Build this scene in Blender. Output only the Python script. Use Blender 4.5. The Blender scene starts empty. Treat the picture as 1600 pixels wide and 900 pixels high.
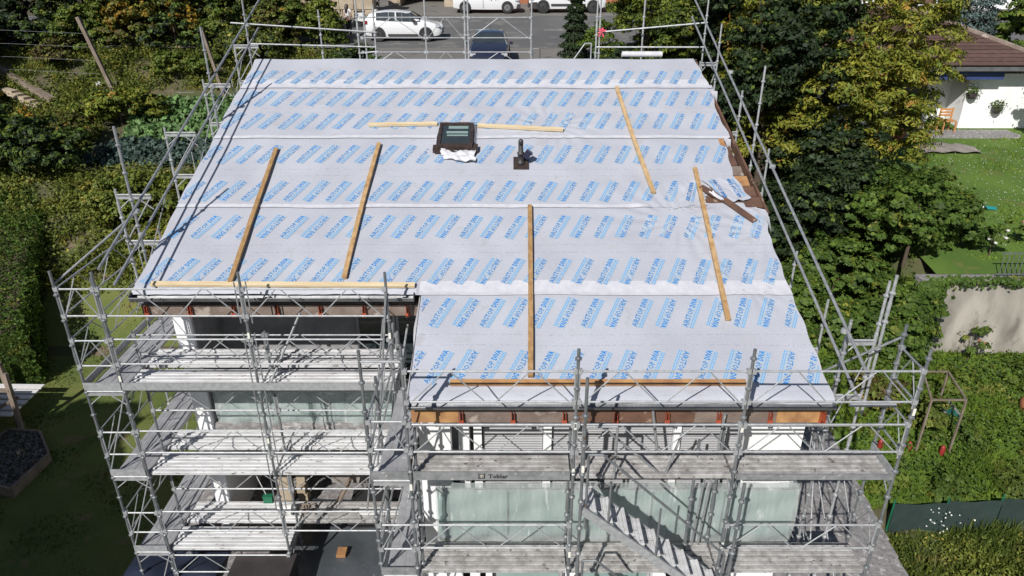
import bpy, math, random
import numpy as np
from mathutils import Vector, Matrix
random.seed(7); rng = np.random.default_rng(7)
sc = bpy.context.scene
R = math.radians
# ------------------------------------------------------------------ camera
cam = bpy.data.cameras.new('camera'); co = bpy.data.objects.new('camera', cam)
sc.collection.objects.link(co); sc.camera = co
co.location = (0, 0, 13.5); co.rotation_euler = (R(90-25.64), 0, 0)
cam.sensor_width = 36; cam.lens = 36*1100/1600; cam.clip_end = 2000; cam.clip_start = .1
sc.render.resolution_x = 1024; sc.render.resolution_y = 576
# ------------------------------------------------------------------ light
AZ, EL = 64, 38.5
L = Vector((math.cos(R(EL))*math.cos(R(AZ)), math.cos(R(EL))*math.sin(R(AZ)), -math.sin(R(EL))))
sd = bpy.data.lights.new('sun', 'SUN'); sd.energy = 5.0; sd.angle = R(.5); sd.color = (1, .965, .92)
so = bpy.data.objects.new('sun', sd); sc.collection.objects.link(so)
so.rotation_euler = L.to_track_quat('-Z', 'Y').to_euler(); so.location = (-20, -40, 60)
w = bpy.data.worlds.new('World'); sc.world = w; w.use_nodes = True
nt = w.node_tree; bg = nt.nodes['Background']; sky = nt.nodes.new('ShaderNodeTexSky')
sky.sky_type = 'NISHITA'; sky.sun_disc = False; sky.sun_elevation = R(EL); sky.sun_rotation = math.atan2(-L.x, -L.y)
sky.altitude = 500
nt.links.new(sky.outputs[0], bg.inputs[0]); bg.inputs[1].default_value = .065
sc.view_settings.view_transform = 'Standard'; sc.view_settings.look = 'None'
sc.view_settings.exposure = 0; sc.view_settings.gamma = 1

# ------------------------------------------------------------------ helpers
COL = sc.collection
class MB:
    def __init__(s): s.v = []; s.f = []
    def quad(s, *p):
        n = len(s.v); s.v += [tuple(q) for q in p]; s.f.append(tuple(range(n, n+len(p)))); return s
    def box(s, x0, x1, y0, y1, z0, z1):
        n = len(s.v)
        s.v += [(x0,y0,z0),(x1,y0,z0),(x1,y1,z0),(x0,y1,z0),(x0,y0,z1),(x1,y0,z1),(x1,y1,z1),(x0,y1,z1)]
        s.f += [tuple(n+i for i in q) for q in ((0,3,2,1),(4,5,6,7),(0,1,5,4),(1,2,6,5),(2,3,7,6),(3,0,4,7))]; return s
    def beam(s, p, q, w, h, up=(0,0,1)):
        p = Vector(p); q = Vector(q); d = (q-p).normalized(); u = Vector(up)
        if abs(d.dot(u)) > .98: u = Vector((0,1,0))
        a = d.cross(u).normalized()*w/2; b = a.cross(d).normalized()*h/2; n = len(s.v)
        for c in (p, q):
            for i, j in ((-1,-1),(1,-1),(1,1),(-1,1)): s.v.append(tuple(c+a*i+b*j))
        s.f += [tuple(n+i for i in t) for t in ((0,3,2,1),(4,5,6,7),(0,1,5,4),(1,2,6,5),(2,3,7,6),(3,0,4,7))]; return s
    def tube(s, p, q, r, n=6, r2=None, cap=True):
        p = Vector(p); q = Vector(q); d = (q-p)
        if d.length < 1e-6: return s
        d.normalize(); a = d.orthogonal().normalized(); b = d.cross(a); r2 = r if r2 is None else r2; k = len(s.v)
        for c, rr in ((p, r), (q, r2)):
            for i in range(n):
                t = 2*math.pi*i/n; s.v.append(tuple(c+(a*math.cos(t)+b*math.sin(t))*rr))
        for i in range(n): j = (i+1) % n; s.f.append((k+i, k+j, k+n+j, k+n+i))
        if cap: s.f.append(tuple(k+n-1-i for i in range(n))); s.f.append(tuple(k+n+i for i in range(n)))
        return s
    def path(s, pts, r, n=6):
        for a, b in zip(pts, pts[1:]): s.tube(a, b, r, n)
        return s
    def lathe(s, c, prof, n=12, axis='z'):
        k = len(s.v)
        for (r, h) in prof:
            for i in range(n):
                t = 2*math.pi*i/n; x, y = r*math.cos(t), r*math.sin(t)
                if axis == 'z': s.v.append((c[0]+x, c[1]+y, c[2]+h))
                elif axis == 'x': s.v.append((c[0]+h, c[1]+x, c[2]+y))
                else: s.v.append((c[0]+x, c[1]+h, c[2]+y))
        m = len(prof)
        for j in range(m-1):
            for i in range(n):
                i2 = (i+1) % n; s.f.append((k+j*n+i, k+j*n+i2, k+(j+1)*n+i2, k+(j+1)*n+i))
        s.f.append(tuple(k+i for i in reversed(range(n)))); s.f.append(tuple(k+(m-1)*n+i for i in range(n)))
        return s
    def prism(s, poly, a, b, axis='x'):   # poly in the other two coords
        k = len(s.v); n = len(poly)
        for t in (a, b):
            for (u, v) in poly:
                s.v.append({'x': (t,u,v), 'y': (u,t,v), 'z': (u,v,t)}[axis])
        s.f.append(tuple(k+i for i in reversed(range(n)))); s.f.append(tuple(k+n+i for i in range(n)))
        for i in range(n): j = (i+1) % n; s.f.append((k+i, k+j, k+n+j, k+n+i))
        return s
    def grid(s, fn, us, vs, skip=None):
        k = len(s.v); m = len(vs)
        for u in us:
            for v in vs: s.v.append(tuple(fn(u, v)))
        f0 = len(s.f)
        for i in range(len(us)-1):
            for j in range(m-1):
                if skip and skip((us[i]+us[i+1])/2, (vs[j]+vs[j+1])/2): continue
                s.f.append((k+i*m+j, k+(i+1)*m+j, k+(i+1)*m+j+1, k+i*m+j+1))
        if skip:
            used = sorted({a for f in s.f[f0:] for a in f}); mp = {a: k+n for n, a in enumerate(used)}; s.v = s.v[:k]+[s.v[a] for a in used]; s.f = s.f[:f0]+[tuple(mp[a] for a in f) for f in s.f[f0:]]
        return s
    def mesh(s, name, mat, smooth=False, fix=True):
        me = bpy.data.meshes.new(name); me.from_pydata(s.v, [], s.f)
        if fix:
            import bmesh
            bm = bmesh.new(); bm.from_mesh(me); bmesh.ops.recalc_face_normals(bm, faces=bm.faces); bm.to_mesh(me); bm.free()
        if mat: me.materials.append(mat)
        if smooth: me.shade_smooth()
        return me
    def build(s, name, mat, parent=None, kind=None, smooth=False, origin=None, fix=True):
        o = bpy.data.objects.new(name, None) if False else None
        base = wl(parent)
        if parent is None and origin is None and s.v:
            a = np.array(s.v); origin = (float(a[:,0].mean()), float(a[:,1].mean()), float(a[:,2].min()))
        org = Vector(origin) if origin is not None else base
        s.v = [(x-org.x, y-org.y, z-org.z) for x, y, z in s.v]
        o = bpy.data.objects.new(name, s.mesh(name, mat, smooth, fix)); COL.objects.link(o)
        if parent: o.parent = parent; o.location = org-base
        else: o.location = org
        if kind: o['kind'] = kind
        return o
def wl(o):
    v = Vector((0,0,0))
    while o is not None: v = v+o.location; o = o.parent
    return v
def thing(name, label, cat, loc=(0,0,0), group=None, rotz=0):
    o = bpy.data.objects.new(name, None); COL.objects.link(o); o.location = loc; o.rotation_euler = (0,0,rotz)
    o.empty_display_size = .2
    o['label'] = label; o['category'] = cat
    if group: o['group'] = group
    return o
def tag(o, label, cat, group=None):
    o['label'] = label; o['category'] = cat
    if group: o['group'] = group
    return o
def inst(name, me, parent, loc, rot=(0,0,0), scale=(1,1,1)):
    o = bpy.data.objects.new(name, me); COL.objects.link(o); o.parent = parent; o.location = Vector(loc)-wl(parent); o.rotation_euler = rot; o.scale = scale
    return o
def copy_tree(o, parent=None):
    c = o.copy(); COL.objects.link(c); c.parent = parent
    for ch in list(o.children): copy_tree(ch, c)
    return c

# ------------------------------------------------------------------ materials
def mat(name, col, rough=.7, metal=0, var=None, vs=3., bump=0, bs=40., spec=.5, trans=0, coat=0, alpha=1, island=0, stain=None, stretch=None, detail=4):
    m = bpy.data.materials.new(name); m.use_nodes = True; t = m.node_tree; N = t.nodes; K = t.links; b = N['Principled BSDF']
    b.inputs['Roughness'].default_value = rough; b.inputs['Metallic'].default_value = metal
    b.inputs['Specular IOR Level'].default_value = spec; b.inputs['Coat Weight'].default_value = coat
    b.inputs['Transmission Weight'].default_value = trans; b.inputs['Alpha'].default_value = alpha
    tc = N.new('ShaderNodeTexCoord'); oi = N.new('ShaderNodeObjectInfo'); va = N.new('ShaderNodeVectorMath')
    K.new(tc.outputs['Object'], va.inputs[0]); K.new(oi.outputs['Location'], va.inputs[1]); src = va.outputs[0]
    if stretch:
        mp = N.new('ShaderNodeMapping'); mp.inputs['Scale'].default_value = stretch; K.new(src, mp.inputs[0]); src = mp.outputs[0]
    rgb = N.new('ShaderNodeRGB'); rgb.outputs[0].default_value = (*col, 1); out = rgb.outputs[0]
    def mix(fac, a, bcol):
        x = N.new('ShaderNodeMix'); x.data_type = 'RGBA'; K.new(fac, x.inputs[0]); K.new(a, x.inputs[6])
        if isinstance(bcol, tuple): x.inputs[7].default_value = (*bcol, 1)
        else: K.new(bcol, x.inputs[7])
        return x.outputs[2]
    def noise(scale, lo, hi, det=4):
        n = N.new('ShaderNodeTexNoise'); n.inputs['Scale'].default_value = scale; n.inputs['Detail'].default_value = det; K.new(src, n.inputs['Vector'])
        r = N.new('ShaderNodeMapRange'); r.inputs[1].default_value = lo; r.inputs[2].default_value = hi; K.new(n.outputs[0], r.inputs[0]); return r.outputs[0]
    if var: out = mix(noise(vs, .35, .65, detail), out, var)
    if stain: out = mix(noise(stain[1], stain[2], stain[2]+.06, 6), out, stain[0])
    if island:
        g = N.new('ShaderNodeNewGeometry'); h = N.new('ShaderNodeHueSaturation'); r = N.new('ShaderNodeMapRange')
        r.inputs[3].default_value = 1-island; r.inputs[4].default_value = 1+island
        K.new(g.outputs['Random Per Island'], r.inputs[0]); K.new(r.outputs[0], h.inputs['Value']); K.new(out, h.inputs['Color']); out = h.outputs[0]
    K.new(out, b.inputs['Base Color'])
    if bump:
        n = N.new('ShaderNodeTexNoise'); n.inputs['Scale'].default_value = bs; n.inputs['Detail'].default_value = 5; K.new(src, n.inputs['Vector'])
        bp = N.new('ShaderNodeBump'); bp.inputs['Strength'].default_value = bump; bp.inputs['Distance'].default_value = .02
        K.new(n.outputs[0], bp.inputs['Height']); K.new(bp.outputs[0], b.inputs['Normal'])
    return m
def leafmat(name, c1, c2, c3=None, vs=.8, island=.35, thr=.6):
    m = mat(name, c1, .6, var=c2, vs=vs, island=island, stain=(c3, vs*1.7, thr) if c3 else None, spec=.3)
    t = m.node_tree; b = t.nodes['Principled BSDF']; tr = t.nodes.new('ShaderNodeBsdfTranslucent'); mx = t.nodes.new('ShaderNodeMixShader')
    src = b.inputs['Base Color'].links[0].from_socket; t.links.new(src, tr.inputs[0]); mx.inputs[0].default_value = .25
    t.links.new(b.outputs[0], mx.inputs[1]); t.links.new(tr.outputs[0], mx.inputs[2]); t.links.new(mx.outputs[0], t.nodes['Material Output'].inputs[0])
    return m
M = {}
M['steel'] = mat('galvanised_steel', (.36,.37,.38), .52, .4, var=(.25,.26,.27), vs=9, stain=((.55,.54,.52), 11, .64), bump=.15, bs=60)
M['steel_light'] = mat('light_galvanised', (.44,.45,.46), .55, .3, var=(.33,.34,.35), vs=12)
M['steel_dark'] = mat('weathered_galvanised', (.16,.175,.185), .5, .45, var=(.25,.26,.27), vs=6, stain=((.17,.11,.07), 13, .66))
M['deck'] = mat('deck_steel', (.70,.70,.71), .5, .12, var=(.55,.55,.55), vs=2.5, stain=((.22,.20,.18), 7, .62), bump=.2, bs=50, stretch=(1,3,3))
M['deck_dirty'] = mat('dirty_deck', (.45,.44,.43), .7, .1, var=(.27,.26,.25), vs=7, stain=((.12,.10,.085), 11, .625), bump=.5, bs=40)
M['deck_dull'] = mat('dull_deck', (.38,.385,.40), .6, .15, var=(.29,.29,.305), vs=4, stain=((.5,.5,.5), 6, .66), bump=.3, bs=40)
M['label'] = mat('sticker', (.75,.74,.66), .5)
M['membrane'] = mat('roof_membrane', (.455,.47,.52), .62, var=(.405,.415,.465), vs=1.0, stain=((.41,.415,.45), 2.3, .61), bump=.25, bs=18, spec=.25)
M['membrane_edge'] = mat('membrane_edge', (.60,.60,.64), .5, var=(.53,.53,.58), vs=6, bump=.3, bs=14)
M['membrane_white'] = mat('membrane_underside', (.60,.60,.62), .55, var=(.50,.50,.53), vs=5, bump=.4, bs=9)
M['print'] = mat('blue_print', (.01,.17,.46), .6, var=(.02,.18,.47), vs=5)
M['print_bold'] = mat('bold_blue_print', (.012,.19,.52), .6, var=(.02,.22,.56), vs=5)
M['print_pale'] = mat('pale_blue_print', (.13,.36,.64), .6)
M['print_tint'] = mat('print_tint', (.38,.445,.52), .6)
M['wood'] = mat('pine_timber', (.54,.36,.18), .6, var=(.38,.22,.09), vs=1.6, bump=.3, bs=30, stretch=(9,1.6,9), stain=((.16,.09,.04), 2.2, .66))
M['wood_b'] = mat('pine_timber_darker', (.43,.27,.12), .65, var=(.30,.17,.07), vs=2, bump=.3, bs=30, stretch=(9,1.6,9), stain=((.13,.08,.04), 2.6, .64))
M['wood_c'] = mat('pine_timber_paler', (.60,.43,.24), .6, var=(.46,.30,.14), vs=1.4, bump=.3, bs=30, stretch=(9,1.6,9), stain=((.24,.14,.06), 2.0, .67))
M['wood_h'] = mat('pine_timber_across', (.70,.58,.38), .6, var=(.60,.46,.27), vs=2, bump=.2, bs=30, stretch=(1,9,9), stain=((.24,.14,.06), 3.5, .70))
M['wood_brown'] = mat('brown_board', (.16,.085,.055), .65, var=(.10,.055,.04), vs=3, bump=.3, bs=25, stain=((.30,.22,.17), 4, .62))
M['wood_old'] = mat('weathered_fascia', (.24,.19,.16), .75, var=(.15,.11,.09), vs=3, bump=.3, bs=25, stain=((.36,.30,.26), 3, .62))
M['wood_orange'] = mat('orange_board', (.48,.27,.11), .6, var=(.30,.15,.07), vs=3.5, bump=.2, bs=25)
M['wood_grey'] = mat('grey_post_wood', (.25,.20,.16), .8, var=(.17,.13,.10), vs=3, bump=.3, bs=30)
M['zinc'] = mat('zinc_gutter', (.21,.215,.22), .5, .5, var=(.14,.145,.15), vs=4, bump=.2, bs=20)
M['red'] = mat('red_paint', (.42,.09,.04), .5, var=(.30,.06,.03), vs=10)
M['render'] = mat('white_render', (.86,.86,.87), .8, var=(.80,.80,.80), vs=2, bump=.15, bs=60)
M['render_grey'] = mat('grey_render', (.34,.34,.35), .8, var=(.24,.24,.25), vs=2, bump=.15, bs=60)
M['shutter'] = mat('grey_shutter', (.36,.36,.37), .55, var=(.32,.32,.33), vs=4)
M['concrete'] = mat('concrete', (.30,.285,.28), .9, var=(.18,.17,.17), vs=9, bump=.6, bs=40, stain=((.44,.42,.41), 7, .60), detail=10)
M['dust'] = mat('dusty_slab', (.30,.27,.24), .9, var=(.20,.18,.16), vs=1.2, bump=.5, bs=20, stain=((.12,.10,.09), 2.5, .6))
M['tarp'] = mat('black_tarp', (.06,.07,.078), .34, var=(.085,.095,.105), vs=1, bump=1, bs=3.5, stain=((.34,.35,.36), 16, .70), spec=.6)
M['tarp_blue'] = mat('blue_black_tarp', (.02,.026,.045), .3, var=(.03,.036,.06), vs=2, bump=.8, bs=3)
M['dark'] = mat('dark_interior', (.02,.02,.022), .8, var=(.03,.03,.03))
M['glass'] = mat('dark_glass', (.03,.04,.045), .06, var=(.04,.05,.055), spec=.9)
M['glass_green'] = mat('green_glass', (.26,.35,.33), .12, var=(.21,.30,.28), vs=1, spec=.7)
M['film'] = mat('plastic_film', (.56,.62,.605), .18, var=(.40,.47,.455), vs=1.1, bump=1, bs=5, stretch=(3.4,1,.7), coat=.6, alpha=.46, stain=((.80,.84,.83), 2.6, .615))  # white streaks: crease marks, also painted highlights of the folds
M['brown_metal'] = mat('brown_metal', (.04,.03,.027), .5, .2, var=(.075,.05,.042), vs=8)
M['black_plastic'] = mat('black_plastic', (.035,.03,.03), .45, var=(.05,.045,.045))
M['asphalt'] = mat('asphalt', (.135,.133,.13), .9, var=(.105,.105,.105), vs=.5, bump=.3, bs=60, stain=((.17,.165,.155), .8, .58))
M['asphalt_light'] = mat('pale_asphalt', (.185,.175,.16), .9, var=(.15,.142,.13), vs=.4, bump=.3, bs=60, stain=((.11,.10,.095), .9, .6))
M['paint'] = mat('road_paint', (.55,.55,.53), .7, var=(.35,.35,.34), vs=8)
M['soil'] = mat('soil_ground', (.095,.075,.045), .95, var=(.055,.075,.02), vs=.55, bump=.7, bs=12, stain=((.15,.115,.075), 1.2, .6))
M['lawn'] = mat('lawn_green', (.10,.17,.022), .9, var=(.065,.125,.016), vs=.7, bump=.7, bs=30, stain=((.11,.135,.03), 1.4, .6))
M['lawn_dry'] = mat('lawn_dry', (.15,.16,.04), .9, var=(.08,.115,.022), vs=.5, bump=.7, bs=30, stain=((.15,.13,.05), 1.3, .6))
M['stone'] = mat('pale_stone', (.46,.39,.29), .85, var=(.34,.27,.19), vs=2, bump=.5, bs=12)
M['wallcon'] = mat('stained_wall', (.42,.39,.34), .9, var=(.22,.205,.175), vs=1.5, bump=.6, bs=8, stain=((.17,.155,.13), 1.6, .58), detail=9, stretch=(1,1,.45))
M['fence_green'] = mat('green_screen', (.022,.04,.036), .7, var=(.03,.05,.045), vs=3, bump=.3, bs=12)
M['tile'] = mat('brown_tile', (.12,.067,.055), .8, var=(.085,.05,.042), vs=5, bump=.3, bs=20, island=.2)
M['white_paint'] = mat('white_car_paint', (.72,.73,.74), .25, coat=.7, var=(.69,.70,.71), vs=1)
M['blue_paint'] = mat('dark_blue_paint', (.018,.022,.045), .22, coat=.8, var=(.022,.026,.05), vs=2)
M['tyre'] = mat('tyre_rubber', (.02,.02,.02), .85, var=(.03,.03,.03), vs=6)
M['rim'] = mat('alloy_rim', (.35,.35,.36), .35, .7, var=(.28,.28,.29))
M['rim_dark'] = mat('dark_rim', (.05,.05,.055), .4, .5, var=(.09,.09,.09))
M['lamp'] = mat('lamp_glass', (.55,.57,.60), .1, var=(.35,.36,.38), vs=12, spec=.8)
M['lamp_red'] = mat('red_lamp', (.30,.02,.015), .2, var=(.2,.01,.01), vs=10)
M['bark'] = mat('bark', (.10,.075,.05), .9, var=(.06,.045,.03), vs=5, bump=.8, bs=20)
M['skin'] = mat('skin', (.45,.28,.20), .6, var=(.42,.25,.18)); M['hair'] = mat('dark_hair', (.015,.010,.008), .5, var=(.03,.02,.015), vs=20)
M['cloth_white'] = mat('white_cloth', (.72,.70,.70), .8, var=(.65,.62,.62), vs=8); M['cloth_dark'] = mat('dark_cloth', (.025,.025,.03), .8, var=(.04,.04,.045))
M['green_plastic'] = mat('green_plastic', (.015,.14,.07), .4, var=(.02,.11,.06)); M['white_plastic'] = mat('white_plastic', (.72,.72,.70), .4, var=(.65,.65,.62), vs=5)
M['terracotta'] = mat('terracotta', (.38,.15,.07), .8, var=(.28,.10,.05)); M['orange'] = mat('orange_wood', (.55,.27,.10), .6, var=(.45,.20,.08))
M['pink'] = mat('pink_cloth', (.75,.10,.18), .6, var=(.65,.08,.15)); M['blue_awning'] = mat('blue_fascia', (.035,.06,.20), .6, var=(.03,.05,.15))
M['rose'] = mat('rose_petal', (.75,.30,.32), .6, var=(.70,.22,.26), vs=20); M['tomato'] = mat('red_fruit', (.22,.03,.02), .5, var=(.28,.02,.02), vs=20)
M['teal'] = mat('teal_plastic', (.02,.28,.28), .4, var=(.02,.22,.24)); M['gravel'] = mat('gravel', (.16,.16,.15), .9, var=(.08,.08,.08), vs=6, island=.5)
M['pumpkin'] = mat('pumpkin_skin', (.60,.26,.03), .6, var=(.50,.18,.02), vs=8)
M['lf_dark'] = leafmat('leaf_dark', (.032,.055,.018), (.018,.034,.012), (.055,.085,.022), vs=.7)
M['lf_mid'] = leafmat('leaf_mid', (.12,.18,.026), (.065,.11,.018), (.20,.21,.03), vs=.8)
M['lf_ivy'] = leafmat('leaf_ivy', (.085,.145,.022), (.045,.085,.014), (.16,.18,.03), vs=1.3)
M['lf_yellow'] = leafmat('leaf_yellow', (.27,.26,.032), (.15,.18,.024), (.42,.23,.05), vs=1.1, thr=.60)
M['lf_yg'] = leafmat('leaf_yellowgreen', (.16,.20,.026), (.09,.135,.02), (.23,.21,.035), vs=.9)
M['lf_olive'] = leafmat('leaf_olive', (.18,.20,.034), (.095,.13,.022), (.31,.26,.05), vs=1.3)
M['lf_brown'] = leafmat('leaf_brown', (.11,.075,.03), (.055,.055,.018), (.30,.15,.02), vs=.9, thr=.62)
M['lf_gold'] = leafmat('leaf_gold', (.36,.20,.02), (.22,.15,.02), (.08,.08,.02), vs=1.2)
M['lf_blue'] = leafmat('leaf_blue', (.12,.17,.16), (.07,.11,.10), (.2,.25,.24), vs=1.5)
M['lf_cab'] = leafmat('leaf_cabbage', (.16,.27,.09), (.10,.19,.06), (.24,.33,.15), vs=1.5)
M['lf_kale'] = leafmat('leaf_kale', (.08,.125,.10), (.05,.085,.07), (.12,.17,.14), vs=1.5)
M['lf_grass'] = leafmat('grass_blade', (.17,.25,.03), (.10,.17,.022), (.24,.26,.06), vs=.9)
M['lf_weed'] = leafmat('weed_blade', (.12,.15,.026), (.065,.10,.018), (.22,.19,.06), vs=.8)
M['lf_red'] = leafmat('leaf_red', (.22,.08,.03), (.12,.07,.03), None, vs=1.5)
M['petal_white'] = mat('white_petal', (.7,.7,.66), .7, var=(.65,.65,.6))

def dotted(m, rows):
    t = m.node_tree; N = t.nodes; K = t.links; b = N['Principled BSDF']; src = b.inputs['Base Color'].links[0].from_socket
    tc = N.new('ShaderNodeNewGeometry'); sx = N.new('ShaderNodeSeparateXYZ'); K.new(tc.outputs['Position'], sx.inputs[0]); tot = None
    for y in rows:
        c = N.new('ShaderNodeMath'); c.operation = 'COMPARE'; c.inputs[1].default_value = y; c.inputs[2].default_value = .009; K.new(sx.outputs[1], c.inputs[0])
        if tot is None: tot = c.outputs[0]
        else:
            a = N.new('ShaderNodeMath'); a.operation = 'ADD'; K.new(tot, a.inputs[0]); K.new(c.outputs[0], a.inputs[1]); tot = a.outputs[0]
    n = N.new('ShaderNodeTexNoise'); n.inputs['Scale'].default_value = 22; K.new(tc.outputs['Position'], n.inputs['Vector'])
    r = N.new('ShaderNodeMapRange'); r.inputs[1].default_value = .48; r.inputs[2].default_value = .56; r.inputs[4].default_value = .6; K.new(n.outputs[0], r.inputs[0])
    mu = N.new('ShaderNodeMath'); mu.operation = 'MULTIPLY'; K.new(tot, mu.inputs[0]); K.new(r.outputs[0], mu.inputs[1])
    n2 = N.new('ShaderNodeTexNoise'); n2.inputs['Scale'].default_value = 45; n2.inputs['Detail'].default_value = 2; K.new(tc.outputs['Position'], n2.inputs['Vector'])
    r2 = N.new('ShaderNodeMapRange'); r2.inputs[1].default_value = .60; r2.inputs[2].default_value = .72; r2.inputs[4].default_value = .35; K.new(n2.outputs[0], r2.inputs[0])
    ad = N.new('ShaderNodeMath'); ad.operation = 'MAXIMUM'; K.new(mu.outputs[0], ad.inputs[0]); K.new(r2.outputs[0], ad.inputs[1])
    x = N.new('ShaderNodeMix'); x.data_type = 'RGBA'; K.new(ad.outputs[0], x.inputs[0]); K.new(src, x.inputs[6]); x.inputs[7].default_value = (.28,.28,.36,1); K.new(x.outputs[2], b.inputs['Base Color'])
dotted(M['membrane'], (10.18,10.40,12.34,12.54,14.62,14.84,17.02,17.20,18.95))
# ------------------------------------------------------------------ terrain heights
def prof(P, y):
    for (a, za), (b, zb) in zip(P, P[1:]):
        if y <= b: return za+(zb-za)*max(0, (y-a))/(b-a)
    return P[-1][1]
PL = [(-30,.3),(15,.7),(20.5,1.1),(24,3.4),(27,5.1),(34,6.9),(37,8.98),(48,9.74),(60,10.4),(120,17)]
PM = [(-30,.9),(12,.95),(18,1.4),(24,6.0),(31,8.45),(34.5,8.83),(37,8.98),(48,9.74),(60,10.5),(120,17)]
PR = [(-30,.6),(11.8,.9),(12.6,1.4),(16,2.1),(20,2.9),(24,4.8),(30,6.6),(36,8.7),(37,8.98),(48,9.74),(60,10.4),(120,17)]
def g(x, y):
    a, b, c = prof(PL, y), prof(PM, y), prof(PR, y)
    if x <= -9: z = a
    elif x <= -6: z = a+(b-a)*(x+9)/3
    elif x <= 6: z = b
    elif x <= 9: z = b+(c-b)*(x-6)/3
    else: z = c
    if x > 11.6 and y > 19.3: 
        up = min(5.0+.14*(y-18.5), 8) if y < 33 else max(c, 7.03+.16*(y-33))
        z = max(up, 0)
    return z
def ground_patch(name, x0, x1, y0, y1, step, dz, m, kind='structure', inside=None, rough=0):
    xs = list(np.arange(x0, x1+1e-6, step)); ys = list(np.arange(y0, y1+1e-6, step))
    b = MB(); b.grid(lambda u, v: (u, v, g(u, v)+dz+(rough*math.sin(u*3.1+v)*math.cos(v*2.7-u) if rough else 0)), xs, ys, skip=(lambda u, v: not inside(u, v)) if inside else None)
    return b.build(name, m, kind=kind, smooth=True, origin=(0,0,0), fix=False)
b = MB(); gx = [-300,-150,-80]+list(np.arange(-50,50.1,.8))+[80,150,300]; gy = [-80,-30]+list(np.arange(-10,62,.8))+[75,95,120,200,400]
b.grid(lambda u, v: (u, v, g(u, v)), gx, gy); b.build('ground', M['soil'], kind='structure', smooth=True, origin=(0,0,0), fix=False)
ground_patch('lawn', -30, -8.2, 6, 23.2, .5, .03, M['lawn_dry'])
ground_patch('lawn', 8.4, 24, 13, 22, .5, .03, M['lawn'], inside=lambda u, v: not (u > 11.4 and v > 18.2))
b = MB(); b.grid(lambda u, v: (u, v, 5.03+.14*(max(v,18.5)-18.5)), list(np.arange(12.3, 40, .7)), list(np.arange(18.56, 33, .6))); b.build('lawn', M['lawn'], kind='structure', smooth=True, origin=(0,0,0), fix=False)
ground_patch('meadow', 8.4, 30, 2, 12.2, .5, .03, M['lawn_dry'])
def rz(y): return 9.15+.067*(y-38.5)
b = MB(); b.grid(lambda u, v: (u, v, rz(v)), [-90,-30,-11,-8,0,4,12,40,90], [37.2,40,44,47.5]); b.build('road', M['asphalt'], kind='structure', origin=(0,0,0), fix=False)
b = MB(); b.grid(lambda u, v: (u, v, rz(v)+.004), [-8.3,-4,0,3.9], [29,31,34,37.2+.0]); b.build('driveway', M['asphalt_light'], kind='structure', origin=(0,0,0), fix=False)
b = MB(); b.grid(lambda u, v: (u, v, rz(v)+.006), [-30,-10,0,8,60], [47.5,50,53,58]); b.build('parking_area', M['asphalt_light'], kind='structure', origin=(0,0,0), fix=False)
b = MB()
for x0 in np.arange(-60, 60, 4.4): b.grid(lambda u, v: (u, v, rz(v)+.008), [x0+.2, x0+2.2], [42.3, 42.42])
b.build('road_marking', M['paint'], kind='structure', origin=(0,0,0), fix=False)
b = MB()
for k in range(14): b.box(3.9+k*0-.0, 4.05, 29.5+k*.55, 29.5+k*.55+.53, rz(33)-.4, rz(29.5+k*.55)+.12)
b.build('kerb', M['concrete'], kind='structure', origin=(0,0,0))

# ------------------------------------------------------------------ the house
def zr(y): return 3.9+.358*y
NS = math.hypot(1, .358)
house = thing('house', 'hillside house under renovation, its pitched roof covered in pale printed membrane', 'house', (-.8, 15, 1.2))
RIDGE = 19.45
# roof deck (slab) front + back
def deckpoly(y0, x0, x1, bm, t=.14, dz=-.03):
    bm.prism([(y0, zr(y0)+dz-t), (y0, zr(y0)+dz), (RIDGE, zr(RIDGE)+dz), (RIDGE, zr(RIDGE)+dz-t)], x0, x1)
b = MB(); deckpoly(9.26, -1.58, 4.92, b); deckpoly(11.56, -6.76, -1.58, b)
b.prism([(RIDGE, zr(RIDGE)-.17), (RIDGE, zr(RIDGE)-.03), (28, zr(RIDGE)-.03-.40*(28-RIDGE)), (28, zr(RIDGE)-.17-.40*(28-RIDGE))], -6.76, 4.92)
b.build('roof_deck', M['wood_brown'], house)
b = MB(); b.prism([(RIDGE+.02, zr(RIDGE)+.004), (RIDGE+.02, zr(RIDGE)+.012), (28.1, zr(RIDGE)+.012-.40*(28.1-RIDGE)), (28.1, zr(RIDGE)+.0-.40*(28.1-RIDGE))], -6.82, 4.9)
b.build('rear_membrane', M['membrane'], house)
# boards visible along the right rake and in the torn corner
for k in range(7):
    y0 = 13.62+k*.34
    MB().beam((4.70+.0, y0+.17, zr(y0+.17)-.01), (5.12-.05*k, y0+.17, zr(y0+.17)-.01), .33, .03, up=(0,-.337,.94)).build('board', [M['wood_brown'], M['wood_brown'], M['wood_old'], M['wood_orange']][(k*3+1) % 4], house)
for k in range(3):
    y0 = 13.62+k*.34
    MB().beam((3.7, y0+.17, zr(y0+.17)-.018), (4.69, y0+.17, zr(y0+.17)-.018), .33, .02, up=(0,-.337,.94)).build('board', [M['wood_brown'], M['wood_old'], M['wood_brown']][k], house)
MB().beam((5.17, 13.5, zr(13.5)-.10), (4.94, 18.2, zr(18.2)-.10), .05, .2).build('barge_board', M['wood_brown'], house)
MB().beam((-6.74, 11.6, zr(11.6)-.16), (-6.74, RIDGE, zr(RIDGE)-.16), .04, .2).build('barge_board', M['wood_brown'], house)
MB().beam((4.98, 9.3, zr(9.3)-.13), (4.98, 13.4, zr(13.4)-.13), .04, .2).build('barge_board', M['wood_brown'], house)

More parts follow.
